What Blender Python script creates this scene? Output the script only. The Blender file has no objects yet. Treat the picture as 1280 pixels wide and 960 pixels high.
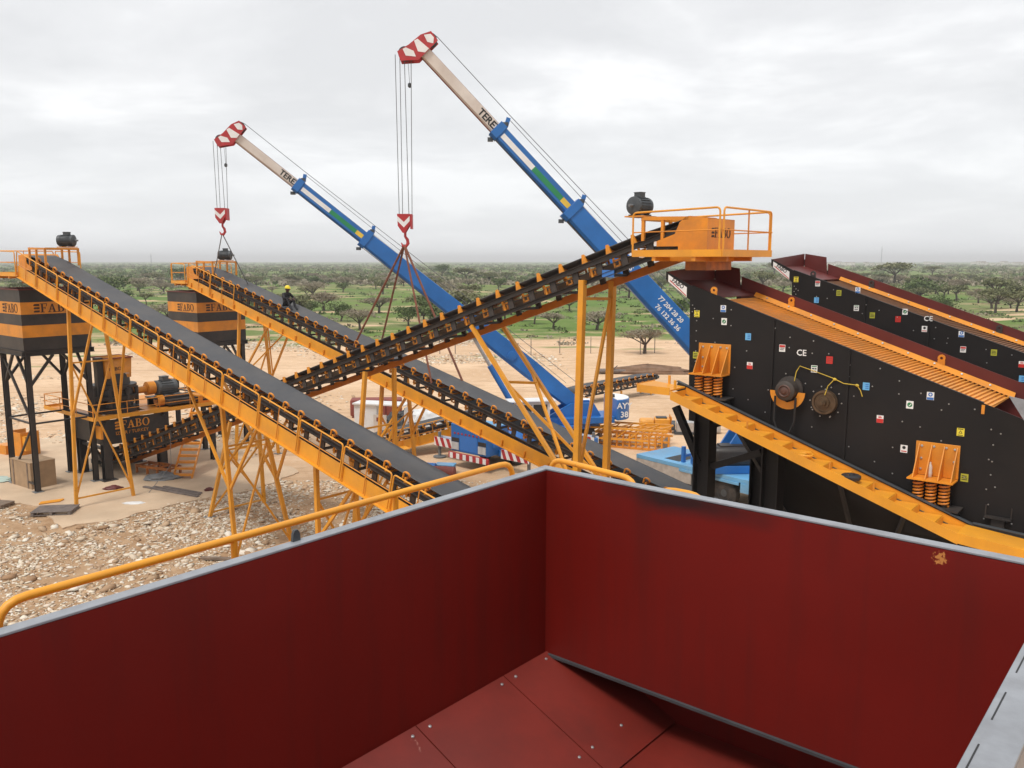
import bpy, math, random
from mathutils import Vector, Matrix, noise
import numpy as np
random.seed(7)
R = math.radians
scene = bpy.context.scene
col = scene.collection

# ------------------------------------------------------------------ camera
EYE = 9.5
cd = bpy.data.cameras.new('camera'); cam = bpy.data.objects.new('camera', cd); col.objects.link(cam)
cam.location = (0, 0, EYE); cam.rotation_euler = (R(90 - 8.27), 0, 0)
cd.sensor_width = 36.0; cd.lens = 36.0 * 1060 / 1280
cd.clip_start = 0.05; cd.clip_end = 20000
scene.camera = cam

# ------------------------------------------------------------------ sky, sun, exposure
SUN_EL, SUN_AZ = R(62), R(215)          # azimuth clockwise from +Y (view direction)
w = bpy.data.worlds.new('World'); scene.world = w; w.use_nodes = True
nt = w.node_tree; nt.nodes.clear(); N = nt.nodes.new; L = nt.links.new
out = N('ShaderNodeOutputWorld')
sky = N('ShaderNodeTexSky'); sky.sky_type = 'NISHITA'; sky.sun_disc = False
sky.sun_elevation = SUN_EL; sky.sun_rotation = SUN_AZ; sky.dust_density = 2.0
bg1 = N('ShaderNodeBackground'); bg1.inputs['Strength'].default_value = 0.10; L(sky.outputs[0], bg1.inputs[0])
tc = N('ShaderNodeTexCoord'); sx = N('ShaderNodeSeparateXYZ'); L(tc.outputs['Generated'], sx.inputs[0])
def mth(op, a, b=None):
    m = N('ShaderNodeMath'); m.operation = op
    for k, q in enumerate((a, b)):
        if q is None: continue
        if isinstance(q, (int, float)): m.inputs[k].default_value = q
        else: L(q, m.inputs[k])
    return m.outputs[0]
zz = mth('ADD', mth('MAXIMUM', sx.outputs[2], 0.0), 0.16)
cx = N('ShaderNodeCombineXYZ'); L(mth('DIVIDE', sx.outputs[0], zz), cx.inputs[0]); L(mth('DIVIDE', sx.outputs[1], zz), cx.inputs[1]); cx.inputs[2].default_value = 3.7
n1 = N('ShaderNodeTexNoise'); n1.inputs['Scale'].default_value = 1.1; n1.inputs['Detail'].default_value = 9; n1.inputs['Roughness'].default_value = 0.55; n1.inputs['Distortion'].default_value = 0.25
L(cx.outputs[0], n1.inputs['Vector'])
cr = N('ShaderNodeValToRGB'); L(n1.outputs[0], cr.inputs[0])
e = cr.color_ramp.elements
e[0].position = 0.38; e[0].color = (0.72, 0.722, 0.728, 1); e[1].position = 0.61; e[1].color = (0.95, 0.95, 0.948, 1)
q = cr.color_ramp.elements.new(0.50); q.color = (0.805, 0.806, 0.81, 1)
bg2 = N('ShaderNodeBackground'); bg2.inputs['Strength'].default_value = 1.02; hzf = N('ShaderNodeMapRange'); hzf.inputs['From Min'].default_value = 0.17; hzf.inputs['From Max'].default_value = 0.0; hzf.inputs['To Max'].default_value = 0.85; L(sx.outputs[2], hzf.inputs[0])
hzm = N('ShaderNodeMixRGB'); L(hzf.outputs[0], hzm.inputs[0]); L(cr.outputs[0], hzm.inputs[1]); hzm.inputs[2].default_value = (0.80, 0.815, 0.84, 1)
L(hzm.outputs[0], bg2.inputs[0])
mx = N('ShaderNodeMixShader'); mx.inputs[0].default_value = 0.90
L(bg1.outputs[0], mx.inputs[1]); L(bg2.outputs[0], mx.inputs[2]); L(mx.outputs[0], out.inputs[0])

sl = bpy.data.lights.new('sun', 'SUN'); sl.energy = 1.9; sl.angle = R(14); sl.color = (1.0, 0.96, 0.90)
sun = bpy.data.objects.new('sun', sl); col.objects.link(sun)
sd = Vector((math.sin(SUN_AZ) * math.cos(SUN_EL), math.cos(SUN_AZ) * math.cos(SUN_EL), math.sin(SUN_EL)))
sun.rotation_euler = sd.to_track_quat('Z', 'Y').to_euler(); sun.location = (0, 0, 60)
scene.view_settings.view_transform = 'Standard'; scene.view_settings.look = 'None'
scene.view_settings.exposure = 0.25; scene.view_settings.gamma = 1.0

# ------------------------------------------------------------------ helpers
class M:
    """collects faces for ONE mesh object"""
    def __init__(s): s.v = []; s.f = []; s.mi = []; s.cur = 0; s.sm = []
    def add(s, vs, fs, smooth=False):
        b = len(s.v); s.v += [tuple(p) for p in vs]
        for f in fs: s.f.append(tuple(b + i for i in f)); s.mi.append(s.cur); s.sm.append(smooth)
        return s
    def box(s, c, d):
        x, y, z = c; a, b, h = d[0] / 2, d[1] / 2, d[2] / 2
        return s.add([(x + i * a, y + j * b, z + k * h) for i in (-1, 1) for j in (-1, 1) for k in (-1, 1)],
                     [(0, 1, 3, 2), (4, 6, 7, 5), (0, 4, 5, 1), (2, 3, 7, 6), (0, 2, 6, 4), (1, 5, 7, 3)])
    def prof(s, p0, p1, pr, up=(0, 0, 1), smooth=False):
        p0, p1 = Vector(p0), Vector(p1); t = (p1 - p0).normalized(); up = Vector(up)
        if abs(t.dot(up)) > 0.995: up = Vector((1, 0, 0)) if abs(t.x) < 0.9 else Vector((0, 1, 0))
        a = t.cross(up).normalized(); b = a.cross(t).normalized(); n = len(pr)
        vs = [p + a * x + b * y for p in (p0, p1) for x, y in pr]
        return s.add(vs, [(i, (i + 1) % n, n + (i + 1) % n, n + i) for i in range(n)] + [tuple(range(n))[::-1], tuple(range(n, 2 * n))], smooth)
    def bar(s, p0, p1, wd, ht, up=(0, 0, 1)):
        a, b = wd / 2, ht / 2
        return s.prof(p0, p1, [(-a, -b), (a, -b), (a, b), (-a, b)], up)
    def chan(s, p0, p1, wd, ht, t=0.015, up=(0, 0, 1), flip=1):     # U channel open to +a (flip) side
        a, b = wd, ht / 2; f = flip
        pr = [(0, -b), (a * f, -b), (a * f, -b + t), (t * f, -b + t), (t * f, b - t), (a * f, b - t), (a * f, b), (0, b)]
        if f < 0: pr = pr[::-1]
        return s.prof(p0, p1, pr, up)
    def ibeam(s, p0, p1, wd, ht, t=0.02, up=(0, 0, 1)):
        a, b = wd / 2, ht / 2; q = t / 2
        return s.prof(p0, p1, [(-a, -b), (a, -b), (a, -b + t), (q, -b + t), (q, b - t), (a, b - t), (a, b), (-a, b), (-a, b - t), (-q, b - t), (-q, -b + t), (-a, -b + t)], up)
    def tube(s, pts, r, n=8, cap=True):
        pts = [Vector(p) for p in pts]; m = len(pts); rr = r if isinstance(r, (list, tuple)) else [r] * m
        t = [(pts[min(i + 1, m - 1)] - pts[max(i - 1, 0)]).normalized() for i in range(m)]
        up = Vector((0, 0, 1)) if abs(t[0].z) < 0.9 else Vector((1, 0, 0))
        a = t[0].cross(up).normalized(); vs = []
        for i in range(m):
            a = (a - t[i] * a.dot(t[i])).normalized(); b = t[i].cross(a)
            vs += [pts[i] + (a * math.cos(2 * math.pi * k / n) + b * math.sin(2 * math.pi * k / n)) * rr[i] for k in range(n)]
        fs = [(i * n + k, i * n + (k + 1) % n, (i + 1) * n + (k + 1) % n, (i + 1) * n + k) for i in range(m - 1) for k in range(n)]
        s.add(vs, fs, True)
        if cap: s.f += [tuple(len(s.v) - m * n + k for k in range(n))[::-1], tuple(len(s.v) - n + k for k in range(n))]; s.mi += [s.cur] * 2; s.sm += [False] * 2
        return s
    def plate(s, poly, d):
        n = len(poly); d = Vector(d); vs = [Vector(p) for p in poly]; vs += [p + d for p in vs]
        return s.add(vs, [tuple(range(n)), tuple(range(n, 2 * n))[::-1]] + [(i, n + i, n + (i + 1) % n, (i + 1) % n) for i in range(n)])
    def lathe(s, c, ax, pr, n=16, smooth=True):
        c = Vector(c); ax = Vector(ax).normalized(); up = Vector((0, 0, 1)) if abs(ax.z) < 0.9 else Vector((1, 0, 0))
        a = ax.cross(up).normalized(); b = ax.cross(a); vs = []
        for t, r in pr: vs += [c + ax * t + (a * math.cos(2 * math.pi * k / n) + b * math.sin(2 * math.pi * k / n)) * max(r, 1e-4) for k in range(n)]
        m = len(pr)
        s.add(vs, [(i * n + k, i * n + (k + 1) % n, (i + 1) * n + (k + 1) % n, (i + 1) * n + k) for i in range(m - 1) for k in range(n)], smooth)
        s.f += [tuple(len(s.v) - m * n + k for k in range(n))[::-1], tuple(len(s.v) - n + k for k in range(n))]; s.mi += [s.cur] * 2; s.sm += [False] * 2
        return s
    def mesh(s, name, mats):
        me = bpy.data.meshes.new(name); me.from_pydata(s.v, [], s.f)
        for m in (mats if isinstance(mats, (list, tuple)) else [mats]): me.materials.append(m)
        me.polygons.foreach_set('material_index', s.mi); me.polygons.foreach_set('use_smooth', s.sm); me.update()
        import bmesh
        bm = bmesh.new(); bm.from_mesh(me); bmesh.ops.recalc_face_normals(bm, faces=bm.faces); bm.to_mesh(me); bm.free(); me.set_sharp_from_angle(angle=R(38))
        return me
    def build(s, name, mats, parent=None, bevel=0):
        # vertices are authored in the root thing's local space
        return link(name, s.mesh(name, mats), parent, bevel)

def link(name, me, parent=None, bevel=0):
    o = bpy.data.objects.new(name, me); col.objects.link(o)
    if parent is not None: o.parent = parent
    if bevel:
        b = o.modifiers.new('bevel', 'BEVEL'); b.width = bevel; b.segments = 2; b.limit_method = 'ANGLE'
    return o
def tag(o, label=None, cat=None, group=None, kind=None):
    if label: o['label'] = label
    if cat: o['category'] = cat
    if group: o['group'] = group
    if kind: o['kind'] = kind
    return o
def thing(name, label, cat, loc=(0, 0, 0), rz=0.0, group=None):
    o = bpy.data.objects.new(name, None); col.objects.link(o); o.location = loc; o.rotation_euler = (0, 0, rz); o.empty_display_size = 0.3
    return tag(o, label, cat, group)
def copy_tree(o, parent=None):
    c = o.copy(); col.objects.link(c); c.parent = parent
    for ch in o.children: copy_tree(ch, c)
    return c

# the plant stands on its own grid: W runs along the conveyors, U across them
PA = R(-40)
def D(U, W, z=0.0):
    return Vector((math.sin(R(40)) * U + math.cos(R(40)) * W, math.cos(R(40)) * U - math.sin(R(40)) * W, z))
def arc(pts, r, n=5):
    """round the corners of a polyline"""
    pts = [Vector(p) for p in pts]; o = [pts[0]]
    for i in range(1, len(pts) - 1):
        a, b, c = pts[i - 1], pts[i], pts[i + 1]
        d0 = (a - b); d1 = (c - b); q = min(r, d0.length * .49, d1.length * .49); s0 = b + d0.normalized() * q; s1 = b + d1.normalized() * q
        for k in range(n + 1):
            t = k / n; o.append(s0 * (1 - t) ** 2 + b * 2 * t * (1 - t) + s1 * t * t)
    return o + [pts[-1]]

# ------------------------------------------------------------------ materials
def mat(name, rgb, rough=0.55, var=0.12, scale=3.0, metal=0.0, dirt=None, dirt_amt=0.0, dscale=2.0, bump=0.0, bscale=40.0, spec=0.5, rust=None, rust_t=0.7, streak=None):
    m = bpy.data.materials.new(name); m.use_nodes = True; t = m.node_tree; b = t.nodes['Principled BSDF']; n_, l_ = t.nodes.new, t.links.new
    b.inputs['Metallic'].default_value = metal; b.inputs['Specular IOR Level'].default_value = spec
    tc = n_('ShaderNodeTexCoord'); nz = n_('ShaderNodeTexNoise'); nz.inputs['Scale'].default_value = scale; nz.inputs['Detail'].default_value = 6; l_(tc.outputs['Object'], nz.inputs['Vector'])
    r = n_('ShaderNodeValToRGB'); l_(nz.outputs[0], r.inputs[0]); e = r.color_ramp.elements
    e[0].position = .3; e[1].position = .7
    e[0].color = tuple(max(0, c * (1 - var)) for c in rgb) + (1,); e[1].color = tuple(min(1, c * (1 + var)) for c in rgb) + (1,)
    last = r.outputs[0]
    def layer(last, colr, scl, lo, hi, amt, off):
        mp = n_('ShaderNodeMapping'); mp.inputs['Location'].default_value = (off, off * 1.7, off * .6); l_(tc.outputs['Object'], mp.inputs[0])
        d = n_('ShaderNodeTexNoise'); d.inputs['Scale'].default_value = scl; d.inputs['Detail'].default_value = 9; d.inputs['Roughness'].default_value = .65; l_(mp.outputs[0], d.inputs['Vector'])
        q = n_('ShaderNodeMapRange'); q.inputs['From Min'].default_value = lo; q.inputs['From Max'].default_value = hi; q.inputs['To Max'].default_value = amt; l_(d.outputs[0], q.inputs[0])
        x = n_('ShaderNodeMixRGB'); l_(q.outputs[0], x.inputs[0]); l_(last, x.inputs[1]); x.inputs[2].default_value = tuple(colr) + (1,)
        return x.outputs[0]
    if dirt: last = layer(last, dirt, dscale, .42, .72, dirt_amt, 3.1)
    if streak:
        mp = n_('ShaderNodeMapping'); mp.inputs['Scale'].default_value = (5.0, 5.0, .35); l_(tc.outputs['Object'], mp.inputs[0]); d = n_('ShaderNodeTexNoise'); d.inputs['Scale'].default_value = 1.6; d.inputs['Detail'].default_value = 8; d.inputs['Roughness'].default_value = .6; l_(mp.outputs[0], d.inputs['Vector'])
        q = n_('ShaderNodeMapRange'); q.inputs['From Min'].default_value = .48; q.inputs['From Max'].default_value = .75; q.inputs['To Max'].default_value = .55; l_(d.outputs[0], q.inputs[0]); x = n_('ShaderNodeMixRGB'); l_(q.outputs[0], x.inputs[0]); l_(last, x.inputs[1]); x.inputs[2].default_value = tuple(streak) + (1,); last = x.outputs[0]
    if rust: last = layer(last, rust, 5.0, rust_t, rust_t + .05, .85, 11.3)
    l_(last, b.inputs['Base Color'])
    rr = n_('ShaderNodeMapRange'); rr.inputs['To Min'].default_value = max(.05, rough - .12); rr.inputs['To Max'].default_value = min(1, rough + .12); l_(nz.outputs[0], rr.inputs[0]); l_(rr.outputs[0], b.inputs['Roughness'])
    if bump:
        bn = n_('ShaderNodeTexNoise'); bn.inputs['Scale'].default_value = bscale; bn.inputs['Detail'].default_value = 4; l_(tc.outputs['Object'], bn.inputs['Vector'])
        bp = n_('ShaderNodeBump'); bp.inputs['Strength'].default_value = bump; bp.inputs['Distance'].default_value = .02; l_(bn.outputs[0], bp.inputs['Height']); l_(bp.outputs[0], b.inputs['Normal'])
    return m
DUST = (.42, .30, .19)
MT = {}
MT['yellow'] = mat('yellow_paint', (.76, .325, .022), .45, .10, 1.5, dirt=(.45, .20, .05), dirt_amt=.45, dscale=1.3, rust=(.20, .10, .05), rust_t=.69)
MT['orange'] = mat('orange_paint', (.70, .26, .018), .45, .12, 1.5, dirt=(.36, .15, .04), dirt_amt=.55, dscale=2.1, rust=(.16, .08, .045), rust_t=.69)
MT['deckor'] = mat('orange_deck', (.72, .30, .04), .5, .12, 2.5, dirt=(.45, .25, .10), dirt_amt=.5, dscale=2.1)
MT['black'] = mat('black_paint', (.021, .019, .019), .48, .25, 1.2, dirt=(.075, .058, .047), dirt_amt=.55, dscale=1.1)
MT['screenblack'] = mat('screen_black_paint', (.0095, .0085, .009), .58, .25, .8, dirt=(.024, .018, .015), dirt_amt=.5, dscale=.6, spec=.3)
MT['frame'] = mat('frame_black', (.028, .025, .025), .55, .25, 2.0, dirt=(.10, .072, .05), dirt_amt=.55, dscale=1.6)
MT['belt'] = mat('rubber_belt', (.060, .061, .066), .62, .14, .9, dirt=(.14, .12, .10), dirt_amt=.35, dscale=.8, bump=.12, bscale=60)
MT['beltedge'] = mat('rubber_dark', (.018, .017, .017), .7, .2)
MT['red'] = mat('red_primer', (.170, .0078, .0045), .50, .09, .9, dirt=(.115, .009, .006), dirt_amt=.45, dscale=.8, bump=.05, bscale=9, spec=.35, rust=(.30, .10, .08), rust_t=.74, streak=(.095, .010, .007))
MT['redliner'] = mat('red_liner', (.19, .022, .015), .45, .10, 1.6, dirt=(.10, .016, .012), dirt_amt=.65, dscale=2.2, rust=(.42, .20, .16), rust_t=.71)
MT['maroon'] = mat('maroon_primer', (.11, .016, .013), .5, .15, 1.5)
MT['rim'] = mat('grey_rim', (.27, .285, .31), .5, .12, 5, dirt=(.14, .14, .15), dirt_amt=.55, dscale=6)
MT['grey'] = mat('grey_steel', (.16, .165, .17), .5, .15, 4)
MT['dgrey'] = mat('dark_grey_motor', (.055, .062, .068), .5, .15, 6)
MT['motor'] = mat('motor_grey', (.085, .098, .105), .45, .12, 6, dirt=(.12, .09, .07), dirt_amt=.3)
MT['blue'] = mat('crane_blue', (.020, .145, .44), .40, .10, 1.0, dirt=(.02, .09, .26), dirt_amt=.4, dscale=1.2)
MT['lblue'] = mat('deck_light_blue', (.13, .36, .60), .5, .12, 1.0, dirt=(.25, .25, .24), dirt_amt=.4, dscale=1.2)
MT['cream'] = mat('boom_cream', (.66, .60, .54), .5, .08, 1.0, dirt=(.40, .30, .24), dirt_amt=.45, dscale=.9)
MT['white'] = mat('white_paint', (.78, .78, .77), .45, .05, 2.0, dirt=(.55, .50, .44), dirt_amt=.25)
MT['sred'] = mat('signal_red', (.42, .025, .03), .45, .12, 2.0, dirt=(.35, .12, .10), dirt_amt=.3)
MT['green'] = mat('flag_green', (.02, .24, .09), .45, .1, 2.0)
MT['flagyel'] = mat('flag_yellow', (.75, .50, .06), .45, .1, 2.0)
MT['ink'] = mat('black_ink', (.014, .014, .015), .6, .1)
MT['inkbrown'] = mat('brown_ink', (.05, .022, .012), .6, .15)
MT['rope'] = mat('steel_rope', (.12, .12, .125), .5, .2, 20)
MT['sling'] = mat('rust_sling', (.20, .075, .045), .8, .25, 6, bump=.3)
MT['tyre'] = mat('tyre', (.022, .021, .021), .85, .2, 6, dirt=(.16, .12, .09), dirt_amt=.5)
MT['glass'] = mat('cab_glass', (.02, .025, .03), .08, .1)
MT['wood'] = mat('weathered_wood', (.20, .145, .105), .8, .25, 5)
MT['woodgrey'] = mat('grey_wood', (.17, .14, .125), .8, .25, 5)
MT['card'] = mat('cardboard', (.36, .24, .14), .8, .15, 3)
MT['tarp'] = mat('white_tarp', (.72, .72, .71), .6, .1, 3)
MT['tarpdark'] = mat('dark_tarp', (.03, .03, .033), .5, .2, 3)
MT['silver'] = mat('silver_metal', (.45, .44, .43), .35, .2, 4, metal=.5)
MT['rustred'] = mat('rust_red', (.22, .05, .035), .7, .2, 3)
MT['brass'] = mat('dirty_brass', (.11, .07, .04), .5, .25, 8, metal=.4)
MT['bolt'] = mat('bolt_zinc', (.50, .50, .50), .35, .15, 8, metal=.7)
MT['spring'] = mat('spring_orange', (.62, .20, .016), .5, .15, 4)
MT['yrope'] = mat('yellow_rope', (.55, .38, .04), .7, .2, 8)
MT['helmet'] = mat('helmet_yellow', (.80, .62, .03), .35, .05)
MT['cloth'] = mat('dark_clothes', (.018, .017, .02), .85, .3, 9)
MT['skin'] = mat('skin', (.075, .04, .028), .55, .1)
MT['sticker_y'] = mat('sticker_yellow', (.72, .60, .05), .4, .05)
MT['sticker_o'] = mat('sticker_olive', (.42, .42, .04), .5, .1)
MT['sticker_b'] = mat('sticker_blue', (.04, .17, .50), .4, .05)
MT['sticker_l'] = mat('sticker_light_blue', (.14, .42, .72), .4, .05)
MT['sticker_g'] = mat('sticker_green', (.02, .20, .07), .4, .05)
MT['sticker_r'] = mat('sticker_red', (.55, .03, .025), .4, .05)
MT['bottle'] = mat('bottle_plastic', (.62, .55, .48), .25, .1)
MT['wall'] = mat('far_wall', (.62, .58, .52), .8, .12, .2)

ORG = {}
def plant(name, label, cat, U0, W0, group=None):
    """thing on the plant grid; its meshes are authored in absolute (W, U, z)"""
    o = thing(name, label, cat, D(U0, W0, 0), PA, group); ORG[o.name] = (W0, U0)
    return o
def _off(parent):
    r = parent
    while r is not None and r.parent is not None: r = r.parent
    return ORG.get(r.name, (0, 0)) if r is not None else (0, 0)
def _build(s, name, mats, parent=None, bevel=0):
    a, b = _off(parent)
    if a or b: s.v = [(p[0] - a, p[1] - b, p[2]) for p in s.v]
    return link(name, s.mesh(name, mats), parent, bevel)
M.build = _build
def place(name, me, parent, loc, rot=(0, 0, 0), scale=(1, 1, 1)):
    a, b = _off(parent); o = link(name, me, parent); o.location = (loc[0] - a, loc[1] - b, loc[2]); o.rotation_euler = rot; o.scale = scale
    return o

# ------------------------------------------------------------------ ground
def sstep(a, b, x):
    t = min(1, max(0, (x - a) / (b - a))); return t * t * (3 - 2 * t)
def gz(x, y):
    d = math.hypot(x, y - 20); k = sstep(75, 170, d)
    if k == 0: return 0.0
    return k * (1.1 * noise.noise((x * .012, y * .012, 1.3)) + .35 * noise.noise((x * .05, y * .05, 4.1)))
def axis_pts(lim, near, step, grow):
    a = [0.0]; s = step
    while a[-1] < lim:
        if a[-1] > near: s *= grow
        a.append(a[-1] + s)
    return a
ax_ = axis_pts(9000, 60, 1.2, 1.07); xs = sorted([-q for q in ax_[1:]] + ax_)
ay_ = axis_pts(9000, 120, 1.2, 1.06); ys = [-q for q in axis_pts(600, 20, 3, 1.3)[:0:-1]] + ay_
gm = M(); gm.v = [(x, y, gz(x, y)) for y in ys for x in xs]; nx = len(xs)
gm.f = [(j * nx + i, j * nx + i + 1, (j + 1) * nx + i + 1, (j + 1) * nx + i) for j in range(len(ys) - 1) for i in range(nx - 1)]
me = bpy.data.meshes.new('ground'); me.from_pydata(gm.v, [], gm.f); me.polygons.foreach_set('use_smooth', [True] * len(gm.f)); me.update()
gmat = bpy.data.materials.new('savannah_ground'); gmat.use_nodes = True; t = gmat.node_tree; b = t.nodes['Principled BSDF']; N = t.nodes.new; L = t.links.new
b.inputs['Roughness'].default_value = .95; b.inputs['Specular IOR Level'].default_value = .1
geo = N('ShaderNodeNewGeometry'); sp = N('ShaderNodeSeparateXYZ'); L(geo.outputs['Position'], sp.inputs[0])
def mth(op, a, b=None, c=None):
    m = N('ShaderNodeMath'); m.operation = op
    for k, q in enumerate((a, b, c)):
        if q is None: continue
        if isinstance(q, (int, float)): m.inputs[k].default_value = q
        else: L(q, m.inputs[k])
    return m.outputs[0]
def nz(scale, detail=5, rough=.55, sc3=None, off=0):
    n = N('ShaderNodeTexNoise'); n.inputs['Scale'].default_value = scale; n.inputs['Detail'].default_value = detail; n.inputs['Roughness'].default_value = rough
    mp = N('ShaderNodeMapping'); mp.inputs['Location'].default_value = (off, off * .7, off * .3)
    if sc3: mp.inputs['Scale'].default_value = sc3
    L(geo.outputs['Position'], mp.inputs[0]); L(mp.outputs[0], n.inputs['Vector']); return n.outputs[0]
def rng(v, a, b, c=0.0, d=1.0):
    m = N('ShaderNodeMapRange'); m.inputs['From Min'].default_value = a; m.inputs['From Max'].default_value = b; m.inputs['To Min'].default_value = c; m.inputs['To Max'].default_value = d; L(v, m.inputs[0]); return m.outputs[0]
def mixc(f, a, b):
    m = N('ShaderNodeMixRGB')
    for k, q in zip((0, 1, 2), (f, a, b)):
        if isinstance(q, tuple): m.inputs[k].default_value = q + (1,)
        elif isinstance(q, (int, float)): m.inputs[k].default_value = q
        else: L(q, m.inputs[k])
    return m.outputs[0]
sand = mixc(rng(nz(.12, 6), .35, .65), (.56, .375, .23), (.70, .50, .33))
sand = mixc(rng(nz(.5, 7, .6, (1, 3.2, 1), 7), .52, .68, 0, .55), sand, (.52, .33, .19))
sand = mixc(rng(nz(2.2, 6, .7, None, 3), .5, .75, 0, .5), sand, (.76, .61, .46))
sand = mixc(rng(nz(.9, 4, .6, (.6, 5, 1), 19), .60, .70, 0, .5), sand, (.46, .31, .20))
dirt_near = mixc(rng(nz(1.3, 7, .7, None, 5), .35, .7), (.33, .20, .11), (.52, .36, .225))
rub = mth('MULTIPLY', rng(sp.outputs[1], 40, 32), rng(sp.outputs[0], 6, -2))
sand = mixc(rng(nz(.28, 5, .6, (1.0, 4.0, 1), 41), .56, .60, 0, .5), sand, (.44, .28, .17))
sand = mixc(rng(nz(1.1, 8, .75, (1, 1.8, 1), 63), .54, .66, 0, .55), sand, (.40, .27, .17))
sand = mixc(rng(nz(6.0, 4, .8, None, 71), .62, .70, 0, .5), sand, (.80, .70, .57))
sand = mixc(rub, sand, dirt_near)
grass = mixc(rng(nz(.05, 6, .6), .35, .65), (.085, .165, .030), (.15, .225, .05))
grass = mixc(rng(nz(.016, 6, .65, (1, 2.2, 1), 77), .46, .62, 0, .6), grass, (.24, .215, .11))
grass = mixc(rng(nz(.6, 6, .7, None, 11), .45, .75, 0, .55), grass, (.20, .21, .085))
grass = mixc(rng(nz(3.0, 3, .7, None, 2), .45, .7, 0, .5), grass, (.075, .12, .03))
edge = mth('ADD', sp.outputs[1], mth('MULTIPLY', mth('SUBTRACT', nz(.028, 5, .6, (1, 1.6, 1), 21), .5), 110))
gf = rng(edge, 97, 108)
bare = rng(nz(.035, 7, .62, (1, 2.6, 1), 31), .545, .61, 0, .9)
bare = mth('MULTIPLY', bare, rng(sp.outputs[1], 420, 150, .25, 1.0))
gf = mth('MULTIPLY', gf, mth('SUBTRACT', 1.0, bare))
strip = mth('MULTIPLY', rng(nz(.03, 5, .6, (1, 4, 1), 55), .60, .66), rng(sp.outputs[1], 66, 80))
gf = mth('MAXIMUM', gf, strip)
L(mixc(gf, sand, grass), b.inputs['Base Color'])
bp = N('ShaderNodeBump'); bp.inputs['Strength'].default_value = .6; bp.inputs['Distance'].default_value = .12; L(nz(2.5, 8, .7), bp.inputs['Height']); L(bp.outputs[0], b.inputs['Normal'])
me.materials.append(gmat)
tag(link('ground', me), kind='structure')

# concrete working pad under the crusher and the left silo, dusted with sand
padm = mat('dusty_concrete', (.56, .42, .285), .9, .14, .6, dirt=(.44, .31, .20), dirt_amt=.7, dscale=.45, bump=.2, bscale=12)
pm = M(); pts = []
for U, W in [(12.0, -31.2), (12.6, -34.6), (11.6, -38), (11.3, -47), (17, -48), (23.5, -47), (24, -42), (23.2, -36), (22.6, -31.5), (19.5, -30.4), (16.3, -31.0), (14.2, -30.6)]:
    pts.append((U, W))
q_ = []
for k in range(len(pts)):
    (ua, wa), (ub, wb) = pts[k], pts[(k + 1) % len(pts)]
    for j in range(14):
        f = j / 14; U, W = ua + (ub - ua) * f, wa + (wb - wa) * f; U += .35 * noise.noise((U * .9, W * .9, 3)) + .12 * noise.noise((U * 4, W * 4, 3)); W += .35 * noise.noise((U * .9, W * .9, 8)) + .12 * noise.noise((U * 4, W * 4, 8)); p = D(U, W); q_.append((p.x, p.y, -.02))
pts = q_
pm.plate(pts, (0, 0, .07)).build('concrete_pad', padm).__setitem__('kind', 'structure')

# ------------------------------------------------------------------ limestone rubble
rockmat = bpy.data.materials.new('limestone'); rockmat.use_nodes = True; t = rockmat.node_tree; b = t.nodes['Principled BSDF']; N = t.nodes.new; L = t.links.new
b.inputs['Roughness'].default_value = .92; b.inputs['Specular IOR Level'].default_value = .2
at = N('ShaderNodeAttribute'); at.attribute_name = 'tone'; rp = N('ShaderNodeValToRGB'); L(at.outputs['Fac'], rp.inputs[0]); e = rp.color_ramp.elements
e[0].color = (.36, .22, .125, 1); e[1].color = (.84, .78, .67, 1); e[1].position = 1
for p_, c_ in ((.25, (.52, .37, .24, 1)), (.55, (.70, .59, .45, 1))): q = rp.color_ramp.elements.new(p_); q.color = c_
tcr = N('ShaderNodeTexCoord'); nn = N('ShaderNodeTexNoise'); nn.inputs['Scale'].default_value = 14; nn.inputs['Detail'].default_value = 6; L(tcr.outputs['Object'], nn.inputs['Vector'])
mm = N('ShaderNodeMixRGB'); mm.blend_type = 'MULTIPLY'; mm.inputs[0].default_value = .6; L(rp.outputs[0], mm.inputs[1]); L(nn.outputs['Color'], mm.inputs[2])
m2 = N('ShaderNodeMixRGB'); m2.inputs[0].default_value = .65; L(mm.outputs[0], m2.inputs[1]); L(rp.outputs[0], m2.inputs[2]); L(m2.outputs[0], b.inputs['Base Color'])
phi = (1 + 5 ** .5) / 2
ICO = np.array([(-1, phi, 0), (1, phi, 0), (-1, -phi, 0), (1, -phi, 0), (0, -1, phi), (0, 1, phi), (0, -1, -phi), (0, 1, -phi), (phi, 0, -1), (phi, 0, 1), (-phi, 0, -1), (-phi, 0, 1)]) / 1.9
ICF = np.array([(0, 11, 5), (0, 5, 1), (0, 1, 7), (0, 7, 10), (0, 10, 11), (1, 5, 9), (5, 11, 4), (11, 10, 2), (10, 7, 6), (7, 1, 8), (3, 9, 4), (3, 4, 2), (3, 2, 6), (3, 6, 8), (3, 8, 9), (4, 9, 5), (2, 4, 11), (6, 2, 10), (8, 6, 7), (9, 8, 1)])
rg = np.random.default_rng(5)
SH = [ICO * rg.uniform(.42, 1.3, (12, 1)) * rg.uniform(.7, 1.3, (1, 3)) * np.array([1.1, .8, .36]) for _ in range(24)]
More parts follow.
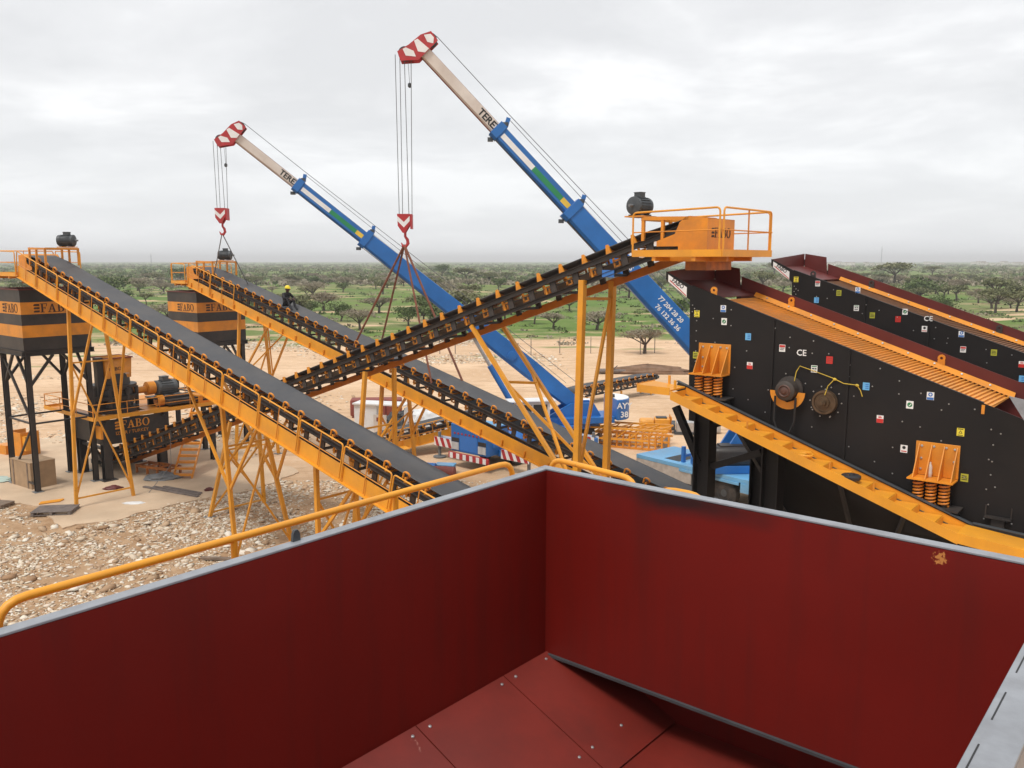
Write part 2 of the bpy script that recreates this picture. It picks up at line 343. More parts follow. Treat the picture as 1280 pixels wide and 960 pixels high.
def rocks_mesh(name, P, S):
    n = len(P); sh = np.stack(SH)[rg.integers(0, 24, n)]
    a = rg.uniform(0, 2 * np.pi, n); ti = rg.normal(0, .38, n)
    c, s = np.cos(a), np.sin(a); ct, st = np.cos(ti), np.sin(ti)
    x, y, z = sh[:, :, 0], sh[:, :, 1], sh[:, :, 2]
    y, z = y * ct[:, None] - z * st[:, None], y * st[:, None] + z * ct[:, None]
    x, y = x * c[:, None] - y * s[:, None], x * s[:, None] + y * c[:, None]
    V_ = np.stack([x, y, z], 2) * S[:, None, None] + P[:, None, :]
    F = (ICF[None] + (np.arange(n) * 12)[:, None, None]).reshape(-1, 3)
    me = bpy.data.meshes.new(name); me.vertices.add(n * 12); me.vertices.foreach_set('co', V_.reshape(-1)); me.loops.add(len(F) * 3); me.loops.foreach_set('vertex_index', F.reshape(-1).astype(np.int32))
    me.polygons.add(len(F)); me.polygons.foreach_set('loop_start', np.arange(0, len(F) * 3, 3, dtype=np.int32)); me.update(calc_edges=True); me.validate()
    tn = me.attributes.new('tone', 'FLOAT', 'POINT'); tn.data.foreach_set('value', np.repeat(np.clip(rg.beta(1.6, 1.5, n), 0, 1), 12).astype(np.float32))
    me.materials.append(rockmat); return me
PADW = [(11.9, 23.5, -46.5, -31.0)]
def inpad(x, y):
    U = x * math.sin(R(40)) + y * math.cos(R(40)); W = x * math.cos(R(40)) - y * math.sin(R(40))
    return U > 12.1 + .5 * noise.noise((W * .5, 3, 1)) and U < 22.5 and W < -31.0 + .6 * noise.noise((U * .7, 1, 2)) and W > -46
def scatter(n, x0, x1, y0, y1, smin, smax, dens, big=.06):
    P, S = [], []
    k = 0
    while len(P) < n and k < n * 12:
        k += 1; x = random.uniform(x0, x1); y = random.uniform(y0, y1)
        if inpad(x, y) or random.random() > dens(x, y): continue
        s = min(smax, smin * math.exp(abs(random.gauss(0, .55)))) * (1.6 if random.random() < big else 1)
        P.append((x, y, gz(x, y) + s * .12)); S.append(s)
    return np.array(P), np.array(S)
def dens1(x, y):
    f = .42 + 1.0 * noise.noise((x * .22, y * .22, 9)) + .5 * noise.noise((x * .7, y * .7, 2))
    return max(.04, min(1, f)) * (1 if x < -2 else .25)
tag(link('limestone_rubble', rocks_mesh('limestone_rubble', *scatter(46000, -30, 3, 16, 36, .034, .17, dens1))), 'pale broken limestone rubble strewn over the brown dirt in the foreground', 'rubble', kind='stuff')
def dens2(x, y): return max(0, min(1, .35 + 1.1 * noise.noise((x * .13, y * .13, 5)))) * sstep(62, 48, y) * sstep(-10, -16, x)
tag(link('limestone_rubble', rocks_mesh('limestone_rubble', *scatter(14000, -52, -10, 33, 62, .05, .24, dens2))), 'pale limestone rubble spread on the sand behind the left silo legs', 'rubble', kind='stuff')
def dens3(x, y): return max(0, .05 + 1.5 * noise.noise((x * .06, y * .09, 15))) * sstep(6, -3, x)
tag(link('limestone_rubble', rocks_mesh('limestone_rubble', *scatter(6500, -40, 8, 68, 104, .07, .26, dens3))), 'thin scatter of pale stones on the far edge of the sand', 'rubble', kind='stuff')
# bigger stones that can be told apart
P_, S_ = scatter(110, -21, -2.5, 19, 31.5, .15, .24, lambda x, y: 1, 0)
rk = [rocks_mesh('limestone_rock', np.zeros((1, 3)), np.ones(1)) for _ in range(8)]
for (x, y, z), s in zip(P_, S_):
    o = tag(link('limestone_rock', random.choice(rk)), 'larger pale limestone rock lying among the foreground rubble', 'rock', 'larger rocks in the foreground rubble')
    o.location = (x, y, s * .22); o.scale = (s, s, s); o.rotation_euler = (0, 0, random.uniform(0, 6.28))

# ------------------------------------------------------------------ feed hopper in the foreground (camera looks into it)
HZ, HB = 8.20, 7.00                       # rim height, foot of the vertical plates
HR = [(-3.9, 1.22), (-3.88, 4.63), (-3.76, 4.93), (-2.93, 4.80), (-2.72, 4.72), (-2.37, 4.72)]
HR = [Vector((a, b, 0)) for a, b in HR]; HRZ, HRZ2, LUGU = 8.05, 8.04, 2.26
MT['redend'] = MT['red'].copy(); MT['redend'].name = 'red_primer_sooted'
def stain(m, c, rad, colr, amt, scl, lo, hi):
    t = m.node_tree; b = t.nodes['Principled BSDF']; src = b.inputs['Base Color'].links[0].from_socket; n_, l_ = t.nodes.new, t.links.new
    tcn = n_('ShaderNodeTexCoord'); mp = n_('ShaderNodeMapping'); mp.vector_type = 'POINT'; mp.inputs['Location'].default_value = tuple(-c[k] / rad[k] for k in range(3)); mp.inputs['Scale'].default_value = tuple(1 / r for r in rad); l_(tcn.outputs['Object'], mp.inputs[0])
    ln = n_('ShaderNodeVectorMath'); ln.operation = 'LENGTH'; l_(mp.outputs[0], ln.inputs[0]); nn = n_('ShaderNodeTexNoise'); nn.inputs['Scale'].default_value = scl; nn.inputs['Detail'].default_value = 6; l_(tcn.outputs['Object'], nn.inputs['Vector'])
    ad = n_('ShaderNodeMath'); ad.operation = 'ADD'; l_(ln.outputs['Value'], ad.inputs[0]); l_(nn.outputs[0], ad.inputs[1]); mr = n_('ShaderNodeMapRange'); mr.inputs['From Min'].default_value = hi; mr.inputs['From Max'].default_value = lo; mr.inputs['To Max'].default_value = amt; l_(ad.outputs[0], mr.inputs[0])
    mx = n_('ShaderNodeMixRGB'); l_(mr.outputs[0], mx.inputs[0]); l_(src, mx.inputs[1]); mx.inputs[2].default_value = colr + (1,); l_(mx.outputs[0], b.inputs['Base Color'])
hop = plant('feed_hopper', 'open red feed hopper with grey rim filling the foreground', 'hopper', 2.2, -1.5)
U1, W0, W1, Um = 4.10, -3.16, -0.42, -0.9     # far plate, left plate, right plate, near end
TH = .016
def hbx(name, W_a, W_b, U_a, U_b, z_a, z_b, m, parent=hop, bevel=0):
    return M().box(((W_a + W_b) / 2, (U_a + U_b) / 2, (z_a + z_b) / 2), (W_b - W_a, U_b - U_a, z_b - z_a)).build(name, m, parent, bevel)
wl = hbx('side_plate', W0 - TH, W0, Um, U1, HB, HZ, MT['red'])
wf = hbx('end_plate', W0 - TH, W1 + TH, U1, U1 + TH, HB, HZ, MT['redend'])
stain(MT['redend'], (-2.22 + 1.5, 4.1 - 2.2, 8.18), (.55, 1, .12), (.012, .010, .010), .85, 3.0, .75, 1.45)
stain(MT['redend'], (-.89 + 1.5, 4.1 - 2.2, 8.155), (.11, 1, .12), (.62, .26, .07), .85, 70.0, .66, .74)
wr = hbx('side_plate', W1, W1 + TH, Um, U1, HB - .9, HZ, MT['red'])
wn = hbx('end_plate', W0, W1, Um - TH, Um, HB - .9, HZ, MT['red'])
# rim flats
hbx('rim', W0 - .062, W0 - .0, Um, U1 - .0, HZ + .001, HZ + .013, MT['rim'], bevel=.003)
hbx('rim', W0 - .062, W1 + .1, U1 + .001, U1 + .066, HZ + .002, HZ + .014, MT['rim'], bevel=.003)
hbx('rim', W1 + .001, W1 + .115, Um, U1, HZ + .0015, HZ + .018, MT['rim'], bevel=.003)
hbx('rim_web', W1 + .10, W1 + .115, Um, U1, HZ - .16, HZ + .001, MT['rim'])
for k in range(7):
    u0 = 3.5 - .36 * k
    hbx('slot', W1 + .020, W1 + .0245, u0 - .2, u0, HZ + .0182, HZ + .0192, MT['ink'])
# stiffeners outside, walkway frame on the outside of the hopper
for k in range(4): hbx('stiffener', W0 - .13, W0 - TH, -.4 + 1.3 * k, -.32 + 1.3 * k, HB, HZ - .05, MT['red'])
# lower part: sloping liner plates, recessed end wall, feeder pan
wpan, zpan = W0 + .78, HB - .33
edges = [U1 - .004, U1 - .43, U1 - 1.16, U1 - 1.9, U1 - 2.7, U1 - 3.6, Um]
for k in range(6):
    a, b_ = edges[k] - (.004 if k else -.30), edges[k + 1] + .004
    pl = M().plate([(W0, a, HB - .002), (wpan, a, zpan), (wpan, b_, zpan), (W0, b_, HB - .002)], (0.012, 0, .012)).build('liner_plate', MT['redliner'], hop)
    nb = Vector((.39, 0, .92)).normalized()
    for fw in (.07, .80):
        for fu in (.06 + (.30 if k == 0 else 0), a - b_ - .06):
            c = Vector((W0 + (wpan - W0) * fw, a - fu, HB + (zpan - HB) * fw + .012)) + nb * .004
            M().lathe(c, nb, [(0, .010), (.005, .0095), (.007, .006)], 10).build('bolt', MT['bolt'], hop)
pan = hbx('feeder_pan', wpan, W1 + TH, Um, U1 + .30, zpan - .03, zpan - .002, MT['redliner'])
for k in range(9): hbx('pan_bolt', wpan + .18, wpan + .205, U1 - .25 - .45 * k, U1 - .225 - .45 * k, zpan - .002, zpan + .008, MT['bolt'])
# end wall below the ledge, set back under the far plate
hbx('lower_end_plate', W0, W1 + TH, U1 + .30, U1 + .315, zpan - .03, HB + .02, MT['red'])
hbx('ledge', W0 + .02, W1, U1 - .018, U1 + .30, HB - .014, HB + .002, MT['dgrey'])
hbx('outer_skirt', W0 - .02, W1 + .1, U1 + .32, U1 + .335, 5.6, HZ - .3, MT['red'])
hbx('outer_skirt', W0 - .05, W0 - .035, Um, U1, 5.6, HB, MT['red'])
# four legs and girders below
for a in (W0 + .2, W1 - .2):
    for b_ in (Um + .3, U1 - .2): hbx('leg', a - .13, a + .13, b_ - .13, b_ + .13, 0, 5.9, MT['black'])
hbx('girder', W0 - .1, W1 + .1, Um + .15, Um + .4, 5.6, 5.95, MT['black']); hbx('girder', W0 - .1, W1 + .1, U1 - .35, U1 - .1, 5.6, 5.95, MT['black'])
# walkway floor outside far and left plates, with pipe handrails
hbx('walkway', W0 - 1.0, W0 - .15, Um, U1 + 1.0, 6.9, 6.94, MT['yellow']); hbx('walkway', W0 - .15, W1 + .6, U1 + .34, U1 + 1.0, 6.9, 6.94, MT['yellow'])
hbx('walkway_bracket', W0 - 1.0, W0 - .05, .5, .6, 6.6, 6.9, MT['black']); hbx('walkway_bracket', W0 - 1.0, W0 - .05, 3.2, 3.3, 6.6, 6.9, MT['black'])
hbx('walkway_bracket', -2.5, -2.4, U1 + .335, U1 + 1.0, 6.6, 6.9, MT['black']); hbx('walkway_bracket', -.9, -.8, U1 + .335, U1 + 1.0, 6.6, 6.9, MT['black'])
def rail(p0, p1, zt, zb, r=.0205, posts=1):
    p0, p1 = Vector(p0), Vector(p1); q = lambda p, z: (p.x, p.y, z)
    h = M().tube(arc([q(p0, zb), q(p0, zt), q(p1, zt), q(p1, zb)], .13), r, 12).build('handrail', MT['yellow'], hop)
    for k in range(posts):
        t = (k + 1) / (posts + 1); p = p0.lerp(p1, t); M().tube([q(p, zb), q(p, zt)], r * .85, 10).build('rail_post', MT['yellow'], h)
rail(HR[0], HR[1], HRZ, 6.94, posts=2); rail(HR[2], HR[3], HRZ2, 6.94, .02, 0); rail(HR[4], HR[5], HRZ2 - .0, 6.94, .02, 0)
# lifting lug on the rim, rust-flaked tape stain
M().plate([(W0 - .055, LUGU - .022, HZ + .012), (W0 - .055, LUGU + .022, HZ + .012), (W0 - .055, LUGU + .018, HZ + .05), (W0 - .055, LUGU + .008, HZ + .066), (W0 - .055, LUGU - .008, HZ + .066), (W0 - .055, LUGU - .018, HZ + .05)], (.016, 0, 0)).build('lifting_lug', MT['dgrey'], hop)

# ------------------------------------------------------------------ lettering
def slab(txt, h, depth=.008):
    """slab-serif capitals built stroke by stroke, in the x-z plane facing -y; returns (list of polygons, width)"""
    G_ = []
    def ell(cx, cz, rx, rz, tx, tz, a0, a1, n=14):
        o = []
        for k in range(n + 1):
            a = a0 + (a1 - a0) * k / n; o.append(((cx + rx * math.cos(a), cz + rz * math.sin(a)), (cx + (rx - tx) * math.cos(a), cz + (rz - tz) * math.sin(a))))
        return [[o[k][0], o[k + 1][0], o[k + 1][1], o[k][1]] for k in range(n)]
    r = lambda a, b, c, d: [(a, b), (c, b), (c, d), (a, d)]
    x = 0.0
    for ch in txt:
        g = []
        if ch == '=':
            for k in range(3): z0 = .02 + .36 * k; g.append([(.0 + .06 * (k == 1), z0), (.62, z0), (.62, z0 + .22), (.10, z0 + .22), (.0, z0 + .12)])
            wd = .70
        elif ch == 'F': g = [r(.12, .07, .30, .93), r(0, 0, .44, .068), r(0, .932, .72, 1), r(.65, .70, .72, .93), r(.302, .47, .50, .54), r(.50, .38, .56, .63)]; wd = .80
        elif ch == 'A': g = [[(.12, .07), (.21, .07), (.47, .80), (.43, .93)], [(.43, .932), (.56, .932), (.83, .07), (.62, .07)], r(.0, 0, .34, .068), r(.52, 0, .95, .068), r(.262, .30, .60, .37)]; wd = 1.0
        elif ch == 'B': g = [r(.12, .07, .30, .93), r(0, 0, .40, .068), r(0, .932, .40, 1)] + ell(.40, .745, .30, .255, .17, .07, -math.pi / 2, math.pi / 2) + ell(.40, .265, .38, .265, .19, .07, -math.pi / 2, math.pi / 2) + [r(.302, .49, .40, .53)]; wd = .88
        elif ch == 'O': g = ell(.46, .5, .46, .52, .19, .07, 0, 2 * math.pi, 28); wd = 1.0
        G_ += [[((px + x) * h, pz * h) for px, pz in q] for q in g]; x += wd
    return G_, x * h
def slab_mesh(name, txt, h, m, depth=.006):
    key = (name, txt, h, m.name)
    if key in slab.cache: return slab.cache[key]
    g, wd = slab(txt, h); b = M()
    for k, q in enumerate(g): b.plate([(px - wd / 2, 0, pz - h / 2) for px, pz in q], (0, -depth - .0004 * (k % 5), 0))
    slab.cache[key] = b.mesh(name, m); return slab.cache[key]
slab.cache = {}
def text_mesh(txt, size, m, depth=.004, bold=0.0):
    key = (txt, size, m.name)
    if key in text_mesh.cache: return text_mesh.cache[key]
    c = bpy.data.curves.new('lettering', 'FONT'); c.body = txt; c.size = size; c.align_x = 'CENTER'; c.align_y = 'CENTER'; c.extrude = depth; c.offset = bold; c.resolution_u = 2
    o = bpy.data.objects.new('lettering', c); col.objects.link(o); bpy.context.view_layer.update()
    dg = bpy.context.evaluated_depsgraph_get(); me = bpy.data.meshes.new_from_object(o.evaluated_get(dg)); bpy.data.objects.remove(o); bpy.data.curves.remove(c)
    me.materials.clear(); me.materials.append(m); text_mesh.cache[key] = me; return me
text_mesh.cache = {}

# ------------------------------------------------------------------ electric motor (parts for any parent)
def motor(parent, c, ax, r=.24, ln=.62, m=None, box_up=(0, 0, 1), feet=True):
    m = m or MT['dgrey']; ax = Vector(ax).normalized(); c = Vector(c); b = M(); up = Vector(box_up)
    b.lathe(c - ax * ln / 2, ax, [(0, r * .70), (.02, r * .93), (ln * .16, r * .97), (ln * .20, r * .90), (ln * .80, r * .90), (ln * .84, r * .98), (ln * .95, r * .98), (ln, r * .6)], 20)
    for k in range(18):
        a = 2 * math.pi * k / 18; s_ = ax.cross(up).normalized(); d = (s_ * math.cos(a) + up * math.sin(a))
        b.bar(c - ax * ln * .29 + d * r * .93, c + ax * ln * .29 + d * r * .93, .012, r * .13, d)
    o = b.build('motor', m, parent)
    s_ = ax.cross(up).normalized()
    q = M(); q.bar(c - ax * ln * .12 + up * r * 1.14, c + ax * ln * .20 + up * r * 1.14, r * .85, r * .5, up); q.bar(c - ax * ln * .14 + up * r * 1.43, c + ax * ln * .22 + up * r * 1.43, r * .95, r * .07, up); q.build('terminal_box', m, o)
    M().lathe(c + ax * ln / 2, ax, [(0, r * .16), (r * .55, r * .16)], 10).build('shaft', MT['grey'], o)
    if feet:
        q = M()
        for k in (-.25, .25): q.bar(c + ax * ln * k - up * r * .98 - s_ * r * .9, c + ax * ln * k - up * r * .98 + s_ * r * .9, .09, r * .14, up)
        q.build('foot', m, o)
    return o

# ------------------------------------------------------------------ belt conveyors
BW = 1.0
def conveyor(name, label, O, ang, slope, s0, s1, sp, i0, i1, head, wside, rails=(), group='belt conveyors of the plant', plate_n=(-.30, -.73), sockets=False, pm='yellow', fm='yellow', woff=.65, tab=False, farm=None):
    ca, sa = math.cos(slope), math.sin(slope)
    root = thing(name, label, 'conveyor', (O[0], O[1], 0), ang, group)
    T = lambda s, y, n: Vector((s * ca - n * sa, y, O[2] + s * sa + n * ca))
    tv = Vector((ca, 0, sa)); nv = Vector((-sa, 0, ca)); rot = (0, -slope, 0)
    # belt: troughed carrying run, return run, wrapped round both pulleys
    b = M(); prof = [(0, 0), (.10, -.04), (.26, -.095), (.40, -.115), (.60, -.115), (.74, -.095), (.90, -.04), (1.0, 0)]
    pr = .17; ns = 60; rows = []
    for k in range(ns + 1):
        s = s0 + (s1 - s0) * k / ns; d = min(s - s0, s1 - s); f = sstep(0, 1.1, d)
        rows.append([(s, y * BW, n * f + (-.06) * (1 - f)) for y, n in prof])
    for e_, sgn in ((s1, 1), (s0, -1)):
        ring = []
        for k in range(1, 9):
            a = math.pi * k / 9; ring.append([(e_ + sgn * math.sin(a) * pr, y * BW, -.06 - pr + pr * math.cos(a)) for y, n in prof])
        if sgn > 0: rows += ring + [[(s1, y * BW, -.06 - 2 * pr) for y, n in prof], [(s0, y * BW, -.06 - 2 * pr) for y, n in prof]]
        else: rows += ring[::-1]
    nv_, np_ = [], len(prof); nr = len(rows); th = .012
    top = [T(*q) for r in rows for q in r]; b.v = [tuple(p) for p in top]
    b.f = [(i * np_ + j, i * np_ + j + 1, ((i + 1) % nr) * np_ + j + 1, ((i + 1) % nr) * np_ + j) for i in range(nr) for j in range(np_ - 1)]
    b.mi = [0] * len(b.f); b.sm = [True] * len(b.f)
    bo = b.build('belt', MT['belt'], root); sd = bo.modifiers.new('thickness', 'SOLIDIFY'); sd.thickness = .018; sd.offset = 0
    # pulleys
    for s in (s0, s1):
        M().lathe(T(s, .02, -.06 - pr), (0, 1, 0), [(0, .05), (0, pr - .015), (BW - .04, pr - .015), (BW - .04, .05)], 20).build('pulley', MT['frame'], root)
        for y in (-.09, BW + .09): M().box(T(s, y, -.06 - pr), (.22, .10, .20)).build('bearing', MT['dgrey'], root)
    # stringers
    for y, f in ((-.08, 1), (BW + .08, -1)):
        M().chan(T(s0 - .1, y, -.24), T(s1 + .1, y, -.24), .06, .13, .012, nv, f).build('upper_chord', MT['frame'], root)
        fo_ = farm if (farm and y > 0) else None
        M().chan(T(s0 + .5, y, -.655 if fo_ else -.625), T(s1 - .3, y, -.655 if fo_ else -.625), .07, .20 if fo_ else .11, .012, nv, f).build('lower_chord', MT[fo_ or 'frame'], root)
    post = M().box((0, 0, 0), (.17, .05, .31)).mesh('post', MT['frame'])
    n = int((s1 - s0 - .8) / sp)
    for k in range(n + 1):
        s = (i0 - .45) * sp + sp * k
        if not (s0 + .4 < s < s1 - .3): continue
        for y in (-.066, BW + .066): place('post', post, root, T(s, y, -.455), rot)
    cm = M().box((0, 0, 0), (.06, BW + .12, .06)).mesh('cross_member', MT['frame'])
    for k in range(0, n + 1, 2):
        s = (i0 - .45) * sp + sp * k
        if s0 + .4 < s < s1 - .3: place('cross_member', cm, root, T(s, BW / 2, -.60), rot)
    # idlers
    q = M(); q.bar((0, -.06, -.235), (0, BW + .06, -.235), .07, .035)
    if tab: q.plate([(-.085, -.05, -.20), (.085, -.05, -.20), (.03, -.05, .06), (-.03, -.05, .06)], (0, .05, 0)); q.plate([(-.02, .0, .04), (.02, .0, .04), (.02, .12, -.03), (-.02, .12, -.03)], (0, 0, .02))
    else: q.plate([(-.035, -.04, -.25), (.035, -.04, -.25), (.03, -.04, -.06), (-.03, -.04, -.06)], (0, .03, 0)); q.tube(arc([(-.09, -.03, -.10), (-.085, -.025, .07), (.06, -.01, .07), (.10, .03, -.03)], .07, 4), .027, 6)
    q.plate([(-.03, BW + .03, -.25), (.03, BW + .03, -.25), (.03, BW + .03, -.06), (-.03, BW + .03, -.06)], (0, .012, 0))
    for y in (.33, .67): q.box((0, y, -.2), (.05, .012, .07))
    q.box((.05, .02, -.385), (.05, .03, .27)); q.box((.13, .02, -.36), (.22, .03, .04)); q.box((.10, .02, -.50), (.16, .03, .04)); q.box((.2, .02, -.43), (.04, .03, .16))
    idl = q.mesh('idler', MT['orange'])
    c0 = -.215
    rol = M()
    for p0, p1 in (((0, .03, -.075), (0, .335, -.16)), ((0, .35, -.175), (0, .65, -.175)), ((0, .665, -.16), (0, .97, -.075))): rol.tube([p0, p1], .045, 8)
    rol = rol.mesh('rollers', MT['inkorange'])
    ret = M(); ret.tube([(0, .03, 0), (0, BW - .03, 0)], .045, 8)
    for y in (-.02, BW + .02): ret.box((0, y, .05), (.06, .02, .2))
    ret = ret.mesh('return_idler', MT['orange'])
    for i in range(i0, i1 + 1):
        o = place('idler', idl, root, T(i * sp, 0, 0), rot); ro = link('rollers', rol, o)
        if i % 2 == 0: place('return_idler', ret, root, T(i * sp + .12, 0, -.50), rot)
    if wside == 0: return root, T
    # walkway plate beside the belt
    yo = -woff if wside < 0 else BW + woff; yi = yo + .02 if wside < 0 else yo - .02; yin = -.14 if wside < 0 else BW + .14
    e0, e1 = s0 + .6, s1 - .6
    wk = M(); wk.plate([T(e0, yo, plate_n[0]), T(e1, yo, plate_n[0]), T(e1, yo, plate_n[1]), T(e0, yo, plate_n[1])], (0, (yi - yo), 0))
    o = wk.build('walkway_side_plate', MT[pm], root)
    wk = M(); wk.plate([T(e0, yi, plate_n[1] + .03), T(e1, yi, plate_n[1] + .03), T(e1, yin, plate_n[1] + .03), T(e0, yin, plate_n[1] + .03)], tuple(nv * .02)); wk.build('walkway_floor', MT[fm], root)
    wk = M(); wk.bar(T(e0, yo - .03 * (1 if wside < 0 else -1), plate_n[1] - .012), T(e1, yo - .03 * (1 if wside < 0 else -1), plate_n[1] - .012), .1, .025, nv); wk.build('walkway_lip', MT[pm], o)
    br = M().box((0, 0, 0), (.06, abs(yi - yin), .07)).mesh('walkway_bracket', MT['frame'])
    for k in range(int((e1 - e0) / 1.45)): place('walkway_bracket', br, root, T(e0 + .3 + 1.45 * k, (yi + yin) / 2, plate_n[1] - .02), rot)
    if sockets:
        sk = M().tube([(0, 0, -.16), (0, 0, .05)], .03, 8).mesh('post_socket', MT['orange'])
        for k in range(int((e1 - e0) / 1.03)): place('post_socket', sk, root, T(e0 + .4 + 1.03 * k, yo - .035, plate_n[1] + .17), rot)
    # handrail sections
    yr = yo - .045 if wside < 0 else yo + .045
    for a, c in rails:
        m_ = max(1, round((c - a) / 1.9)); ln = (c - a) / m_
        for k in range(m_):
            p, q_ = a + ln * k + .035, a + ln * (k + 1) - .035
            h = M().tube(arc([T(p, yr, plate_n[1] + .06), T(p, yr, .27), T(q_, yr, .27), T(q_, yr, plate_n[1] + .06)], .09, 4), .021, 8).build('handrail', MT['yellow'], root)
            M().tube([T(p, yr, -.19), T(q_, yr, -.19)], .012, 6).build('mid_rail', MT['orange'], h)
            M().tube([T((p + q_) / 2, yr, plate_n[1] + .06), T((p + q_) / 2, yr, .27)], .015, 6).build('rail_post', MT['orange'], h)
    return root, T

MT['oshade'] = mat('orange_paint_shaded', (.60, .19, .016), .5, .12, 1.5, dirt=(.38, .12, .03), dirt_amt=.5)  # orange paint with shade put into its colour, for C's far lower chord
MT['inkorange'] = mat('rusty_orange', (.46, .15, .025), .6, .3, 5, dirt=(.16, .065, .03), dirt_amt=.6, dscale=4)

def trestle(root, T, tops, feet, braces=(), w=.115, ring=None, m='yellow'):
    """tops: conveyor points; feet: ground points (root-local); braces: (leg a, t, leg b, t) or point pairs"""
    seg = [(Vector(a), Vector(b)) for a, b in zip(tops, feet)]
    ps = []
    for br in braces:
        if len(br) == 4: p, q = seg[br[0]][0].lerp(seg[br[0]][1], br[1]), seg[br[2]][0].lerp(seg[br[2]][1], br[3])
        else: p, q = Vector(br[0]), Vector(br[1])
        ps.append((p, q))
    if not ps: ps = [(seg[0][0], seg[1][0])]
    o = M().bar(*ps[0], w * .48, w * .48).build('trestle', MT[m], root)
    for p, q in ps[1:]: M().bar(p, q, w * .48, w * .48).build('brace', MT[m], o)
    for p, q in seg:
        ww = w if q.z < .3 else w * .66; M().bar(p, q, ww, ww, (1, 0, 0)).build('leg', MT[m], o)
        if q.z < .3: M().box((q.x, q.y, q.z + .012), (.34, .34, .024)).build('foot_plate', MT['grey'], o)
    return o

# ---- conveyor A: nearest, falling to the right towards the hopper
AO = (-18.68, 33.874, 9.523); AA = R(-40); AS = R(-14.05)
convA, TA = conveyor('belt_conveyor', 'long yellow-sided conveyor with handrail falling from left silo to the hopper', AO, AA, AS, -1.0, 34.5, .7216, 0, 46, -1, -1, rails=[(-.4, 33)])
def loc(root, U, W, z=0.0):
    p = D(U, W, z) - Vector(root.location); c, s = math.cos(-root.rotation_euler[2]), math.sin(-root.rotation_euler[2])
    return Vector((p.x * c - p.y * s, p.x * s + p.y * c, z))
def sW(root_ang, O, slope, W):  # slope coordinate at plant position W (for conveyors along W)
    return (W - (O[0] * math.cos(R(40)) - O[1] * math.sin(R(40)))) / math.cos(slope)
def tres4(root, T, O, slope, Wa, Ua, Ub, Wb=None, m='yellow', lean=0.0):
    s = sW(0, O, slope, Wa); a, b_ = T(s, -.1, -.78), T(s, BW + .1, -.78)
    tops = [a, b_]; feet = [loc(root, Ua, Wa + lean), loc(root, Ub, Wa + lean)]
    br = [(0, .30, 1, .95), (1, .30, 0, .95), (0, .95, 1, .95), (0, .3, 1, .3)]
    if Wb is not None:
        f0_, f1_ = feet[:2]
        for wb_ in (Wb if isinstance(Wb, tuple) else (Wb,)): s2 = sW(0, O, slope, wb_); tops += [T(s2, -.1, -.78), T(s2, BW + .1, -.78)]; feet += [a.lerp(f0_, .55), b_.lerp(f1_, .55)]
    return trestle(root, T, tops, feet, br, m=m)
tres4(convA, TA, AO, AS, -33.3, 13.5, 15.75, -31.2)
tres4(convA, TA, AO, AS, -23.0, 14.0, 16.1, (-25.3, -20.9))
tres4(convA, TA, AO, AS, -18.4, 13.7, 15.3, -16.6)
tres4(convA, TA, AO, AS, -11.0, 13.7, 15.3)

# ---- conveyor B: farther, parallel, held by both cranes
BO = (-12.9, 40.2, 8.31); BA = R(-43); BS = R(-12.8)
convB, TB = conveyor('belt_conveyor', 'yellow-sided conveyor hung on both cranes with a worker on its belt', BO, BA, BS, -4.2, 32.0, .718, -5, 43, -1, -1, rails=[(-3.6, .9)], sockets=True, plate_n=(-.44, -.84))
def tresB(s, spread, s2):
    a, b_ = TB(s, -.1, -.78), TB(s, BW + .1, -.78); f = [Vector((a.x, -.1 - spread, 0)), Vector((b_.x, BW + .1 + spread, 0))]
    c, d = TB(s2, -.1, -.78), TB(s2, BW + .1, -.78)
    trestle(convB, TB, [a, b_, c, d], f + [a.lerp(f[0], .5), b_.lerp(f[1], .5)], [(0, .30, 1, .90), (1, .30, 0, .90), (0, .92, 1, .92), (0, .5, 1, .5), (2, .1, 3, .9), (3, .1, 2, .9)], w=.12)
tresB(.4, .55, 3.2); tresB(11.3, .5, 13.0); tresB(21.5, .4, 23.4)

# ---- conveyor C: rising from the crusher to the near screen
CO = (-7.887, 29.123, 5.457); CA = R(-40); CS = R(18.14)
convC, TC = conveyor('belt_conveyor', 'black-framed conveyor climbing from the crusher to the near vibrating screen', CO, CA, CS, -16.2, 16.1, .7366, -21, 20, 1, 0, tab=True, farm='oshade')
tres4(convC, TC, CO, CS, -28.4, 16.25, 18.6, -25.9)
tres4(convC, TC, CO, CS, -20.6, 16.6, 18.5)
s_ = sW(0, CO, CS, -12.25)
pa, pb = TC(s_, -.16, -.55), TC(s_, BW + .14, -.60)
fa, fb = loc(convC, 17.08, -12.3), loc(convC, 18.45, -12.3)
sa_, sb_ = TC(sW(0, CO, CS, -16.0), -.14, -.62), TC(sW(0, CO, CS, -16.0), BW + .14, -.68)
ja, jb = pa.lerp(fa, .60), pb.lerp(fb, .60)
trestle(convC, TC, [pa, pb, sa_, sb_], [fa, fb, ja, jb], [(0, .05, 1, .05), (0, .58, 1, .02), (2, .35, 3, .38), (2, .36, 3, .98), (0, .60, 1, .60), (3, .30, 2, .97), (0, .95, 1, .95)], w=.15)
# diagonal rods under C
q = M()
for k in range(9):
    s = -13 + 3.1 * k; q.bar(TC(s, -.02, -.74), TC(s + 1.5, BW + .6, -.72), .035, .035); q.bar(TC(s + 1.5, -.02, -.74), TC(s + 3.0, BW + .6, -.72), .035, .035)
pass
# cable hanging from the frame
M().tube([TC(-8.3, -.16, -.25), TC(-8.75, -.2, -1.6) , (TC(-8.9, 0, 0).x, -.9, .05)], .012, 6).build('hanging_cable', MT['grey'], convC)

